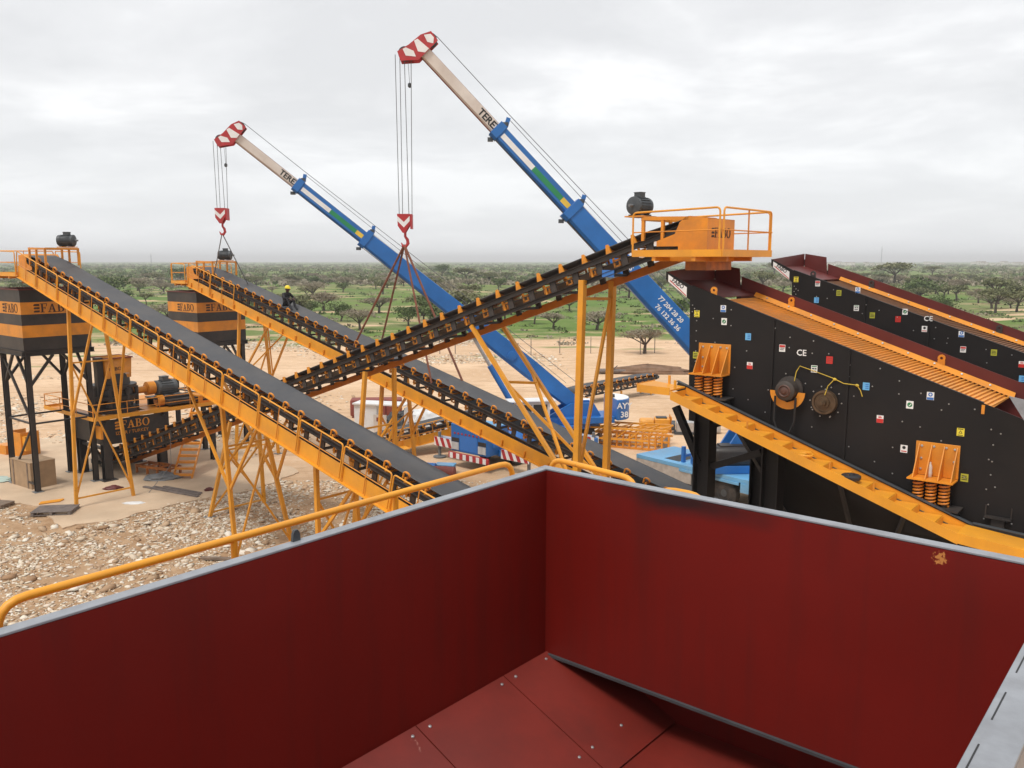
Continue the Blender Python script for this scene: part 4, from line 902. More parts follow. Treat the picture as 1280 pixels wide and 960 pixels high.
# ------------------------------------------------------------------ product silos
def silo(U0, W1, zlo, zhi, label, su=2.65, sw=2.8, legs_in=.14):
    """near corner at (U0, W1); body zlo..zhi; striped black and orange, FABO on the orange band"""
    W0_ = W1 - sw; U1_ = U0 + su; root = plant('silo', label, 'silo', U0 + su / 2, W1 - sw / 2, 'striped product silos'); h = zhi - zlo
    bands = [(0, .235, 'black'), (.235, .47, 'orange'), (.47, .70, 'black'), (.70, .885, 'orange'), (.885, 1.0, 'black')]
    bands = [(0, .22, 'black'), (.22, .42, 'orange'), (.42, .60, 'black'), (.60, .80, 'orange'), (.80, 1.0, 'black')]
    for k, (a, b_, m) in enumerate(bands):
        q = M(); z0, z1 = zlo + h * a + .002, zlo + h * b_ - .002; t_ = .012
        q.box(((W0_ + W1) / 2, U0, (z0 + z1) / 2), (sw, t_, z1 - z0)); q.box(((W0_ + W1) / 2, U1_, (z0 + z1) / 2), (sw, t_, z1 - z0))
        q.box((W1 + .004, (U0 + U1_) / 2, (z0 + z1) / 2), (t_, su + .012, z1 - z0)); q.box((W0_ - .004, (U0 + U1_) / 2, (z0 + z1) / 2), (t_, su + .012, z1 - z0))
        o = q.build('wall_band', MT[m], root)
        if k == 3:
            place('lettering', slab_mesh('fabo_lettering', '=FABO', .36, MT['inkbrown']), o, (W1 + .0145, (U0 + U1_) / 2 - .06, (z0 + z1) / 2), (0, 0, R(90)))
            place('lettering', slab_mesh('fabo_lettering', '=FABO', .36, MT['inkbrown']), o, ((W0_ + W1) / 2 + .35, U0 - .008, (z0 + z1) / 2))
    rm = M()
    for y in (U0, U1_): rm.bar((W0_ - .05, y, zhi + .02), (W1 + .05, y, zhi + .02), .10, .045)
    for x in (W0_, W1): rm.bar((x, U0 - .05, zhi + .022), (x, U1_ + .05, zhi + .022), .10, .046)
    rm.build('top_rim', MT['maroon'], root)
    M().box(((W0_ + W1) / 2, (U0 + U1_) / 2, zlo + .35), (sw - .03, su - .03, .02)).build('inner_floor', MT['maroon'], root)
    g = M()
    for y in (U0, U1_): g.ibeam((W0_ - .1, y, zlo - .11), (W1 + .1, y, zlo - .11), .14, .2)
    for x in (W0_, W1): g.ibeam((x, U0 - .1, zlo - .112), (x, U1_ + .1, zlo - .112), .14, .2)
    g.build('base_girder', MT['black'], root)
    co = M(); cx_, cy_ = (W0_ + W1) / 2, (U0 + U1_) / 2
    co.add([(W0_, U0, zlo - .02), (W1, U0, zlo - .02), (W1, U1_, zlo - .02), (W0_, U1_, zlo - .02), (cx_ - .45, cy_ - .45, zlo - .2), (cx_ + .45, cy_ - .45, zlo - .2), (cx_ + .45, cy_ + .45, zlo - .2), (cx_ - .45, cy_ + .45, zlo - .2)], [(0, 1, 5, 4), (1, 2, 6, 5), (2, 3, 7, 6), (3, 0, 4, 7)]); co.build('outlet_cone', MT['black'], root)
    e_ = legs_in; lg = [(W1 - e_, U0 + e_), (W0_ + e_, U0 + e_), (W0_ + e_, U1_ - e_), (W1 - e_, U1_ - e_)]
    for x, y in lg:
        M().ibeam((x, y, .05), (x, y, zlo - .21), .19, .19, .02, (1, 0, 0)).build('leg', MT['black'], root); M().box((x, y, .062), (.36, .36, .024)).build('foot_plate', MT['grey'], root)
    br = M()
    for (xa, ya), (xb, yb) in ((lg[0], lg[1]), (lg[1], lg[2]), (lg[2], lg[3]), (lg[3], lg[0])):
        for f, (x0, y0, x1, y1) in enumerate(((xa, ya, xb, yb), (xb, yb, xa, ya))):
            mxx, myy = x0 + (x1 - x0) * .42, y0 + (y1 - y0) * .42; br.bar((x0, y0, zlo - 1.5), (mxx, myy, zlo - .22), .10, .10)
        br.bar((xa, ya, 2.9), (xb, yb, 2.9), .07, .07)
    (xa, ya), (xb, yb) = lg[0], lg[1]; br.bar((xb, yb, zlo - .4), (xa, ya, 2.95), .09, .09); br.bar((xb, yb, .4), (xa, ya, 2.85), .07, .07); br.bar((xa, ya, .35), (xb, yb, .35), .09, .09); br.build('brace', MT['black'], root)
    return root
silo(13.34, -36.72, 5.90, 8.34, 'left striped silo on black legs, cut by the picture edge')
silo(22.10, -38.80, 5.45, 7.94, 'striped silo behind the crusher, below the far conveyor head')

# ------------------------------------------------------------------ cone crusher on its stand
cr_ = plant('cone_crusher', 'black and orange cone crusher on a railed platform with grey motor', 'crusher', 17.5, -37.8)
for x in (-39.0, -36.6):
    for y in (16.25, 18.75):
        M().ibeam((x, y, .05), (x, y, 2.75), .34, .34, .03, (1, 0, 0)).build('leg', MT['black'], cr_); M().box((x, y, .065), (.62, .62, .03)).build('foot_plate', MT['black'], cr_)
q = M()
for y in (16.25, 18.75): q.bar((-39.0, y, 1.4), (-36.6, y, 1.4), .12, .12); q.bar((-39, y, .5), (-37.8, y, 1.4), .1, .1); q.bar((-36.6, y, .5), (-37.8, y, 1.4), .1, .1)
for x in (-39.0, -36.6): q.bar((x, 16.25, 2.0), (x, 16.9, 2.7), .1, .1)
q.build('brace', MT['black'], cr_)
o = M(); o.plate([(-36.42, 16.2, 2.70), (-36.42, 18.75, 2.70), (-36.42, 18.75, 1.75), (-36.42, 18.3, 1.62), (-36.42, 16.2, 1.62)], (-.02, 0, 0)); o.plate([(-36.44, 16.08, 2.70), (-39.1, 16.08, 2.70), (-39.1, 16.08, 1.62), (-36.44, 16.08, 1.62)], (0, .02, 0)); o = o.build('discharge_skirt', MT['black'], cr_)
place('lettering', slab_mesh('fabo_lettering', '=FABO', .36, MT['orange']), o, (-36.418, 17.40, 2.42), (0, 0, R(90)))
place('lettering', text_mesh('IZMIR / TURKEY', .21, MT['orange'], .004), o, (-36.414, 17.36, 2.06), (R(90), 0, R(90)))
M().box((-36.55, 15.98, 2.2), (.5, .1, .55)).build('control_box', MT['orange'], cr_)
# platform deck with rails
zP = 2.80; w0, w1, u0_, u1_ = -41.3, -36.3, 15.66, 21.6
pl = M(); pl.box(((w0 + w1) / 2, u0_ + .4, zP), (w1 - w0, .8, .04)); pl.box((w1 - .4, (u0_ + u1_) / 2 + .4, zP + .003), (.8, u1_ - u0_ - .8, .04)); pl.box(((w0 + w1) / 2 - .4, 19.6, zP + .001), (w1 - w0 - .8, 2.5, .04)); pl = pl.build('platform', MT['orange'], cr_)
q = M(); q.box((w1 + .008, (u0_ + u1_) / 2, zP + .03), (.014, u1_ - u0_, .17)); q.box(((w0 + w1) / 2, u0_ - .008, zP + .03), (w1 - w0, .014, .17)); q.box((w0 - .008, u0_ + .4, zP + .03), (.014, .8, .17)); q.build('toe_plate', MT['yellow'], pl)
q = M()
for y in (16.2, 18.8, 21.2): q.ibeam((w0 + .1, y, zP - .12), (w1 - .05, y, zP - .12), .14, .2)
q.build('platform_beam', MT['black'], pl)
def railing(parent, pts, z, h=.95, sp=1.3, r=.02):
    for a, b_ in zip(pts[:-1], pts[1:]):
        a, b_ = Vector(a + (0,)), Vector(b_ + (0,)); n = max(1, int((b_ - a).length / sp)); o = None
        for f in (1.0, .5):
            p = M().tube([(a.x, a.y, z + h * f), (b_.x, b_.y, z + h * f)], r * (1 if f == 1 else .7), 6).build('handrail' if f == 1 else 'mid_rail', MT['orange'], parent)
        for k in range(n + 1):
            c = a.lerp(b_, k / n) if k else a + (b_ - a) * .004
            M().tube([(c.x, c.y, z), (c.x, c.y, z + h)], r, 6).build('rail_post', MT['orange'], parent)
railing(pl, [(w1 - .03, u1_ - .03), (w1 - .03, u0_ + .03), (w0 + .03, u0_ + .03), (w0 + .03, u0_ + .8)], zP + .02, .62)
railing(pl, [(w1 - .8, u1_ - .03), (w0 + .8, u1_ - .7)], zP + .02, .9)
# crusher body: bowls, ring, feed hopper with orange shell
body = M(); cW, cU = -37.9, 17.35
body.lathe((cW, cU, zP), (0, 0, 1), [(0, 1.0), (.25, 1.0), (.27, .78), (.55, .70), (.60, .98), (.78, 1.0), (.80, .82), (1.05, .78), (1.10, .95), (1.25, .96), (1.28, .70), (1.75, .66)], 28).build('crusher_body', MT['black'], cr_)
for k in range(8): a = 2 * math.pi * k / 8 + .2; M().lathe((cW + .93 * math.cos(a), cU + .93 * math.sin(a), zP + .28), (0, 0, 1), [(0, .09), (.85, .09)], 8).build('tramp_spring', MT['frame'], cr_)
M().box((cW + .3, cU - .75, zP + 1.3), (.32, .28, 2.4)).build('bracket_column', MT['black'], cr_)
fh = M(); z0, z1 = zP + 1.55, zP + 2.45
fh.add([(cW - .56, cU - .56, z0), (cW + .56, cU - .56, z0), (cW + .56, cU + .56, z0), (cW - .56, cU + .56, z0), (cW - .60, cU - .60, z1), (cW + .60, cU - .60, z1), (cW + .60, cU + .60, z1), (cW - .60, cU + .60, z1)], [(0, 1, 5, 4), (1, 2, 6, 5), (2, 3, 7, 6), (3, 0, 4, 7), (0, 3, 2, 1)])
fo = fh.build('feed_hopper', MT['orange'], cr_); fo.modifiers.new('t', 'SOLIDIFY').thickness = .02
rm = M()
for s in (-1, 1): rm.bar((cW - .64, cU + s * .62, z1), (cW + .64, cU + s * .62, z1), .06, .05); rm.bar((cW + s * .62, cU - .62, z1 + .002), (cW + s * .62, cU + .62, z1 + .002), .06, .05)
rm.build('rim', MT['rustred'], fo)
place('lettering', text_mesh('FABO', .22, MT['ink'], .003), fo, (cW + .605, cU - .15, z0 + .42), (R(90), 0, R(90)))
place('lettering', text_mesh('FABO', .11, MT['cream'], .003), fo, (cW + .60, cU + .32, z0 + .18), (R(90), 0, R(90)))
# drive: countershaft, sheave guard, big grey motor on a raised frame
M().lathe((cW + .2, cU + .6, zP + .85), (0, 1, 0), [(0, .16), (.75, .16), (.76, .28), (1.05, .28)], 16).build('countershaft', MT['orange'], cr_)
M().lathe((cW + .25, 18.72, zP + .90), (0, 1, 0), [(0, .30), (.35, .30)], 16).build('sheave', MT['orange'], cr_)
M().lathe((cW + .55, 19.0, zP + .30), (0, 1, 0), [(0, .26), (.3, .26)], 16).build('sheave', MT['orange'], cr_)
q = M(); q.box((cW + .2, 19.75, zP + .42), (1.0, 1.7, .06)); q.box((cW + .65, 20.0, zP + .2), (.12, 2.0, .4)); q.box((cW - .25, 20.0, zP + .2), (.12, 2.0, .4)); q.build('motor_base', MT['black'], cr_)
motor(cr_, (cW + .25, 19.62, zP + .86), (0, -1, 0), .36, 1.0, MT['motor'])
q = M(); q.box((cW + .9, 20.1, zP + .24), (.5, 1.6, .22)); q.build('cable_tray', MT['frame'], cr_)
M().box((-37.1, 21.1, zP + .22), (.9, .7, .38)).build('hydraulic_unit', MT['orange'], cr_); M().box((-36.64, 21.1, zP + .24), (.02, .35, .16)).build('hydraulic_panel', MT['ink'], cr_)
# rear support columns of the platform
for x in (-41.0, -36.6): M().ibeam((x, 21.3, .05), (x, 21.3, zP - .22), .22, .22, .02, (1, 0, 0)).build('leg', MT['black'], cr_)
# ladder leaning on the platform edge
ld = plant('ladder', 'orange steel ladder leaning beside the climbing conveyor', 'ladder', 18.9, -34.6)
pa_, pb_ = Vector((-34.35, 18.45, .05)), Vector((-35.95, 20.4, 2.75)); off = Vector((.32, .26, 0))
for s in (-1, 1): M().bar(pa_ + off * s, pb_ + off * s, .04, .13).build('stringer', MT['orange'], ld)
for k in range(11): c = pa_.lerp(pb_, (k + .6) / 11.5); M().bar(c - off, c + off, .24, .09).build('rung', MT['orange'], ld)

# ------------------------------------------------------------------ telescopic truck cranes
def placeM(name, me, parent, o, xa, ya):
    xa = Vector(xa).normalized(); ya = Vector(ya); ya = (ya - xa * xa.dot(ya)).normalized(); za = xa.cross(ya); ob = link(name, me, parent)
    mtx = Matrix((xa, ya, za)).transposed().to_4x4(); mtx.translation = Vector(o); ob.matrix_local = mtx; return ob
def crane(label, pivot, tip, hook_z, cstart, cdir, clen, d1, d2, texts, deck, hooky=None):
    base = Vector((pivot[0], pivot[1], 0)); root = thing('truck_crane', label, 'crane', base, 0, 'telescopic cranes lifting the far conveyor')
    pv = Vector(pivot) - base; tp = Vector(tip) - base; ax = tp - pv; Lb = ax.length; t = ax.normalized(); sd = t.cross(Vector((0, 0, 1))).normalized()
    if sd.y > 0: sd = -sd                                       # side that faces the camera
    n = sd.cross(t).normalized()
    if n.z < 0: n = -n
    Q = lambda a, y, h: pv + t * a + sd * y + n * h
    def sect(a0, a1, wd, ht, h0=0.0, ht0=None):
        b = M(); ht0 = ht0 or ht; vs = []
        for a, hh in ((a0, ht0), (a1, ht)):
            for y, h in ((-1, -.36), (-.62, -.5), (.62, -.5), (1, -.36), (1, .5), (-1, .5)): vs.append(Q(a, y * wd / 2, h * hh + h0))
        return b.add(vs, [(k, (k + 1) % 6, 6 + (k + 1) % 6, 6 + k) for k in range(6)] + [(5, 4, 3, 2, 1, 0), (6, 7, 8, 9, 10, 11)])
    a1, a2 = Lb - d1, Lb - d2
    boom = sect(3.4, a2, .58, .74, 0, .96).build('boom_base_section', MT['blue'], root, .02)
    sect(-.5, 3.4, .575, .96, -.0, .70).build('boom_foot', MT['blue'], boom)
    mid = sect(a2 - .6, a1, .46, .55).build('boom_middle_section', MT['blue'], root, .015)
    fly = sect(a1 - .9, Lb + .1, .36, .40).build('boom_fly_section', MT['cream'], root, .01)
    for a, wd, ht, par in ((a1, .54, .66, mid), (a2, .68, .90, boom)):
        c = sect(a - .30, a + .02, wd, ht).build('collar', MT['blue'], par, .01)
        M().bar(Q(a - .22, 0, ht / 2), Q(a - .06, 0, ht / 2 + .3), .10, .16, n).build('rope_guide', MT['blue'], c)
        for h in (-.62, .58): M().box(Q(a - .15, 0, h * ht), (.2, .2, .14)).build('pad_block', MT['dgrey'], c)
    # dark wear edge along the fly section
    for par, a0, b0, wd, ht in ((fly, a1 + .02, Lb, .36, .40), (mid, a2 + .02, a1 - .3, .46, .55), (boom, 6.5, a2 - .3, .58, .80)):
        M().bar(Q(a0, 0, -.5 * ht - .012), Q(b0, 0, -.5 * ht - .012), wd * .5, .02, n).build('wear_strip', MT['rustred'] if par is fly else MT['dgrey'], par)
        M().bar(Q(a0, 0, .5 * ht + .010), Q(b0, 0, .5 * ht + .010), wd * .6, .016, n).build('top_strip', MT['rustred'] if par is fly else (MT['cream'] if par is boom else MT['dgrey']), par)
    # name on the fly section, running into the collar
    placeM('lettering', text_mesh('TEREX', .36, MT['ink'], .004, .010), fly, Q(a1 + .34, .184, .01), -t, n)
    placeM('lettering', text_mesh('TEREX', .36, MT['ink'], .004, .010), fly, Q(a1 + .34, -.184, .01), t, n)
    # flag stripe on the middle section
    lm = a1 - a2 - .4
    for f0, f1, m in ((.0, .46, 'white'), (.46, .89, 'green'), (.89, 1.0, 'flagyel')):
        p0, p1 = a1 - .36 - lm * f0, a1 - .36 - lm * f1
        for s in (1, -1): M().plate([Q(p0, s * .2315, -.10), Q(p1, s * .2315, -.10), Q(p1, s * .2315, .10), Q(p0, s * .2315, .10)], sd * (.004 * s)).build('stripe', MT[m], mid)
    for (txt, size, dist, h, par_) in texts:
        placeM('lettering', text_mesh(txt, size, MT['white'], .003, .006), boom, Q(dist, .294, h), -t, n)
    # pivot bosses on the base section
    for s in (1, -1): M().lathe(Q(deck['boss'], s * .29, -.05), sd * s, [(0, .24), (.05, .24), (.06, .2)], 18).build('pin_boss', MT['blue'], boom)
    # boom head with chevron boards
    hd = M(); poly = [(-.12, .62), (.28, .66), (.45, .30), (.50, -.25), (.62, -.72), (.30, -.86), (-.12, -.36)]
    for s in (.27, -.27): hd.plate([Q(Lb + a, s, h) for a, h in poly], sd * .02)
    for a, h in ((.12, .5), (.3, 0), (.4, -.6)): hd.lathe(Q(Lb + a, -.27, h), sd, [(0, .05), (.54, .05)], 8)
    hd = hd.build('boom_head', MT['sred'], root)
    for s in (.293, -.277):
        for q_ in ([(-.08, .42), (.05, .58), (.22, .58), (.36, .38), (.1, .3)], [(-.10, -.02), (-.10, .18), (.42, .12), (.46, -.02), (.1, -.18)], [(.02, -.36), (.22, -.28), (.50, -.40), (.54, -.52), (.30, -.6)]): M().plate([Q(Lb + a, s, h) for a, h in q_], sd * .004).build('white_chevron', MT['white'], hd)
    for k, (a, h) in enumerate(((.12, .46), (.42, -.55))):
        for y in (-.12, .12): M().lathe(Q(Lb + a, y - .03, h), sd, [(0, .24), (.02, .19), (.04, .19), (.06, .24)], 18).build('sheave', MT['dgrey'], hd)
    # hoist rope and hook block
    hp = Vector((0, 0, 0)); hx = Q(Lb + .46, 0, -.62); H_ = Vector((hx.x, hx.y, hook_z))
    rp = root
    M().tube([Q(1.0, .03, .95), Q(a2, .03, .78), Q(a1, .03, .72), Q(Lb + .0, .03, .72), Q(Lb + .15, .03, .70)], .014, 5).build('hoist_rope', MT['rope'], rp)
    M().tube([Q(1.4, -.1, .60), Q(a1 - .1, -.1, .62)], .012, 5).build('hoist_rope', MT['rope'], rp)
    for k, (dx, dy, tx) in enumerate(((-.24, 0, -.28), (-.12, .06, -.12), (.13, -.06, .06), (.24, 0, .30))):
        M().tube([hx + Vector((tx, dy, .0)), H_ + Vector((dx, dy, .2))], .013, 5).build('fall_rope', MT['rope'], rp)
    M().tube([hx + Vector((.16, .1, 0)), hx + Vector((.22, .1, -1.0))], .008, 5).build('limit_chain', MT['rope'], rp); M().lathe(hx + Vector((.22, .1, -1.15)), (0, 0, 1), [(0, .03), (.04, .07), (.14, .07), (.18, .02)], 10).build('limit_weight', MT['dgrey'], rp)
    hk = M(); P2 = [(-.30, .28), (.18, .28), (.18, -.10), (-.02, -.42), (-.10, -.42), (-.28, -.16)]
    hk.plate([H_ + Vector((x, -.20, z)) for x, z in P2], (0, .03, 0)); hk.plate([H_ + Vector((x, .17, z)) for x, z in P2], (0, .03, 0)); hk.box(H_ + Vector((.22, 0, .0)), (.07, .38, .54)); hk.box(H_ + Vector((-.06, 0, .0)), (.16, .33, .4))
    hk = hk.build('hook_block', MT['sred'], root)
    M().plate([H_ + Vector((x, -.205, z)) for x, z in [(-.29, .20), (-.05, -.02), (.17, .20), (.17, .02), (-.05, -.22), (-.29, .02)]], (0, .004, 0)).build('white_chevron', MT['white'], hk)
    pts = [H_ + Vector((-.03 + x, 0, z)) for x, z in ((0, -.40), (0, -.55), (.08, -.66), (.10, -.80), (.02, -.92), (-.10, -.90), (-.15, -.78))]
    M().tube(pts, [.05, .05, .06, .065, .06, .045, .02], 8).build('hook', MT['sred'], hk)
    # luffing cylinder
    cb, ct = None, Q(deck['cyl'][0], 0, -.42)
    tbh = Vector((t.x, t.y, 0)).normalized(); cb = pv + tbh * deck['cyl'][1] + Vector((0, 0, deck['cyl'][2] - pv.z))
    cm = cb.lerp(ct, .56); cy = M().tube([cb, cm], .15, 14).build('luffing_cylinder', MT['blue'], root); M().tube([cm, ct], .085, 12).build('piston_rod', MT['silver'], cy)
    M().lathe(ct - sd * .2, sd, [(0, .13), (.4, .13)], 12).build('rod_eye', MT['blue'], cy)
    # superstructure
    tb = Vector((t.x, t.y, 0)).normalized(); sx = Vector((-tb.y, tb.x, 0)); 
    if sx.y > 0: sx = -sx
    S = lambda a, y, z: Vector((pv.x + tb.x * a + sx.x * y, pv.y + tb.y * a + sx.y * y, z))
    def sbox(a0, a1, y0, y1, z0, z1, name, m, par=root, bev=.02):
        vs = [S(a, y, z) for a in (a0, a1) for y in (y0, y1) for z in (z0, z1)]
        return M().add(vs, [(0, 1, 3, 2), (4, 6, 7, 5), (0, 4, 5, 1), (2, 3, 7, 6), (0, 2, 6, 4), (1, 5, 7, 3)]).build(name, m, par, bev)
    ss = sbox(-1.6, 2.6, -.95, .95, 1.30, 1.62, 'slew_platform', MT['blue'])
    for y in (-.5, .38): M().plate([S(-1.0, y, 1.62), S(1.9, y, 1.62), S(.6, y, pv.z + .35), (S(-.6, y, pv.z + .35))], sx * .12).build('boom_support', MT['blue'], ss)
    cwb = M(); poly = [S(-2.55 + .35 * (1 - math.cos(a_)), 1.15 * math.sin(a_), 0) for a_ in [-math.pi / 2 + math.pi * k / 10 for k in range(11)]]
    poly = [S(-1.65, -1.15, 0)] + [S(-1.65 - .95 * math.cos(a_), 1.15 * math.sin(a_), 0) for a_ in [-1.25 + 2.5 * k / 8 for k in range(9)]] + [S(-1.65, 1.15, 0)]
    cwo = cwb.plate([p + Vector((0, 0, 1.45)) for p in poly], (0, 0, 1.05)).build('counterweight', MT['blue'], root, .03)
    M().plate([p * .0 + Vector(((p.x - S(-1.9, 0, 0).x) * .96 + S(-1.9, 0, 0).x, (p.y - S(-1.9, 0, 0).y) * .96 + S(-1.9, 0, 0).y, 2.502)) for p in poly], (0, 0, .03)).build('counterweight_top', MT['white'], cwo)
    M().lathe(S(-1.6, .2, 2.53), (0, 0, 1), [(0, .22), (.14, .2), (.15, .1)], 12).build('exhaust_cap', MT['frame'], cwo)
    placeM('lettering', text_mesh('AYY', .42, MT['white'], .004, .008), cwo, S(-2.02, 1.19, 2.2), -tb, (0, 0, 1)); placeM('lettering', text_mesh('38', .42, MT['white'], .004, .008), cwo, S(-2.02, 1.19, 1.75), -tb, (0, 0, 1))
    if deck.get('nocab'):
        en = sbox(.6, 2.2, .1, 1.0, 1.62, 2.35, 'engine_cover', MT['black'], root, .18); sbox(.9, 1.9, .3, .8, 2.351, 2.4, 'engine_vent', MT['frame'], en, 0)
    dz, da = -.35, .9
    cab = None if deck.get('nocab') else sbox(1.0 + da, 2.7 + da, .5, 1.35, 1.30, 2.95 + dz, 'operator_cab', MT['cream'], root, .05)
    if cab:
        for a0_, a1_, z0_ in ((1.15, 1.85, 2.15), (1.95, 2.55, 1.85)): sbox(a0_ + da, a1_ + da, 1.345, 1.362, z0_ + dz, 2.8 + dz, 'cab_window', MT['glass'], cab, 0)
        sbox(2.695 + da, 2.712 + da, .58, 1.27, 2.0 + dz, 2.8 + dz, 'windscreen', MT['glass'], cab, 0); sbox(.7 + da, 3.1 + da, .40, 1.45, 2.952 + dz, 3.0 + dz, 'cab_roof', MT['white'], cab, 0)
    sbox(-.8, .8, -1.0, -.5, 1.63, 2.3, 'winch_housing', MT['white'])
    # carrier
    cs = Vector((cstart[0], cstart[1], 0)) - base; cdv = Vector((cdir[0], cdir[1], 0)).normalized(); cl = Vector((-cdv.y, cdv.x, 0))
    K = lambda a, y, z: cs + cdv * a + cl * y + Vector((0, 0, z))
    def kbox(a0, a1, y0, y1, z0, z1, name, m, par=root, bev=.015):
        vs = [K(a, y, z) for a in (a0, a1) for y in (y0, y1) for z in (z0, z1)]
        return M().add(vs, [(0, 1, 3, 2), (4, 6, 7, 5), (0, 4, 5, 1), (2, 3, 7, 6), (0, 2, 6, 4), (1, 5, 7, 3)]).build(name, m, par, bev)
    ch = kbox(.1, clen, -.55, .55, .62, 1.12, 'chassis', MT['dgrey'])
    kbox(.0, clen * .985, -1.22, 1.22, 1.121, 1.29, 'deck', MT[deck['m']], ch)
    ws = M().lathe((0, -.17, 0), (0, 1, 0), [(0, .30), (.02, .50), (.05, .55), (.29, .55), (.32, .50), (.34, .30)], 26).mesh('wheel', MT['tyre'])
    rim_ = M().lathe((0, -.18, 0), (0, 1, 0), [(0, .10), (.0, .14), (.05, .16), (.06, .27), (.0, .30), (.36, .30), (.30, .27), (.31, .1)], 20).mesh('rim', MT['dgrey'])
    ang_ = math.atan2(cdv.y, cdv.x)
    for a in deck['axles']:
        for y in (-1.0, 1.0):
            wv = link('wheel', ws, ch); wv.location = K(a, y, .55); wv.rotation_euler = (0, 0, ang_); rr_ = link('rim', rim_, wv)
            kbox(a - .72, a + .72, y * 1.22 - .03, y * 1.22 + .03, 1.0, 1.119, 'fender', MT[deck['m']], ch)
    # outriggers with striped boards
    for a in deck['out']:
        for s in (-1, 1):
            ob = kbox(a - .16, a + .16, s * .6 if s > 0 else -3.0, 3.0 if s > 0 else -.6, .70, .98, 'outrigger', MT['blue'], root, .01)
            M().lathe(K(a, s * 2.85, .02), (0, 0, 1), [(0, .32), (.05, .32), (.07, .08), (1.25, .08)], 14).build('jack_foot', MT['grey'], ob)
            for side in (-1, 1):
                y0, y1 = (1.35, 3.02) if s > 0 else (-3.02, -1.35); aa = a + side * .185; f = .013 * side
                bd = M().plate([K(aa, y0, .62), K(aa, y1, .62), K(aa, y1, 1.06), K(aa, y0, 1.06)], cdv * .012 * side).build('warning_board', MT['white'], ob)
                for k in range(4):
                    q0 = y0 + .05 + .42 * k; M().plate([K(aa + f, q0, .625), K(aa + f, q0 + .2, .625), K(aa + f, min(y1, q0 + .40), 1.055), K(aa + f, q0 + .17, 1.055)], cdv * .004 * side).build('red_stripe', MT['sred'], bd)
    return root, K, kbox, ch, S, H_ + base
c1, K1, kb1, ch1, S1, HK1 = crane('taller truck crane, boom rising steeply left from behind the near screen', (9.95, 33.1, 3.40), (-3.22, 32.4, 17.05), 10.95, (6.3, 36.4), (.62, -.78), 10.5, 3.75, 7.75,
      [('77 204 28 20', .25, 5.75, .16, 0), ('76 132 36 36', .25, 5.60, -.14, 0), ('RES', .26, 8.1, .12, 0)], {'m': 'lblue', 'axles': (3.1, 4.6, 8.6), 'out': (9.6,), 'cyl': (3.6, 2.0, 2.0), 'boss': 3.2, 'nocab': 1})
c2, K2, kb2, ch2, S2, HK2 = crane('lower truck crane behind the conveyors, boom leaning far left over the silo', (3.50, 43.2, 1.95), (-12.62, 40.0, 15.1), 11.62, (-1.75, 38.2), (.66, .75), 9.2, 3.30, 7.20,
      [], {'m': 'blue', 'axles': (1.9, 3.3, 7.4), 'out': (.55, 5.4), 'cyl': (6.9, 3.5, 2.2), 'boss': 4.6})
# crane 2: engine housing at the end of the carrier that faces the camera
e2 = kb2(-.35, 1.15, -1.15, 1.15, .75, 2.05, 'engine_housing', MT['blue'], c2, .04)
kb2(-.365, -.352, -.55, .55, .85, 1.55, 'housing_door', MT['sticker_b'], e2, 0); kb2(-.30, 1.1, -1.1, 1.1, 2.051, 2.08, 'housing_top', MT['lblue'], e2, 0)
for s in (-1, 1):
    g = kb2(-.385, -.352, s * .85 - .24, s * .85 + .24, .85, 1.2, 'lamp_guard', MT['silver'], e2, 0)
    for k in range(6): kb2(-.40, -.386, s * .85 - .22 + .08 * k, s * .85 - .19 + .08 * k, .86, 1.19, 'guard_bar', MT['white'], g, 0)
    kb2(-.37, -.352, s * .85 - .24, s * .85 + .24, 1.22, 1.40, 'lamp', MT['frame'], e2, 0)
for k in range(9): kb2(-.372, -.353, -1.05 + .235 * k, -.95 + .235 * k, 1.58, 1.66, 'red_stripe', MT['sred'], e2, 0)
kb2(-.43, -.30, -1.25, 1.25, .42, .70, 'bumper', MT['sred'], c2, .02)
for k in range(6): kb2(-.436, -.431, -1.15 + .42 * k, -.95 + .42 * k, .43, .69, 'white_stripe', MT['white'], c2, 0)
# crane 1: toolbox wall and post rack on the deck
kb1(.0, 3.0, -1.21, -1.15, .55, 1.12, 'side_box', MT['silver'], ch1, .01)
rk_ = kb1(2.2, 2.32, -.9, -.75, 1.29, 1.95, 'post_rack', MT['blue'], ch1, 0); kb1(2.2, 2.32, .1, .25, 1.29, 1.95, 'post_rack', MT['blue'], ch1, 0); kb1(2.22, 2.30, -.75, .1, 1.5, 1.6, 'rack_bar', MT['blue'], rk_, 0)
kb1(1.3, 2.1, -.9, .5, 1.29, 1.295, 'deck_opening', MT['ink'], ch1, 0); kb1(2.9, 3.7, -1.0, .3, 1.29, 1.295, 'deck_opening', MT['ink'], ch1, 0)
kb1(5.4, 7.2, -1.24, -1.1, .75, 1.12, 'step_box', MT['lblue'], ch1, .01); kb1(8.2, 10.2, -1.1, 1.1, 1.29, 2.2, 'driver_cab', MT['lblue'], c1, .06)
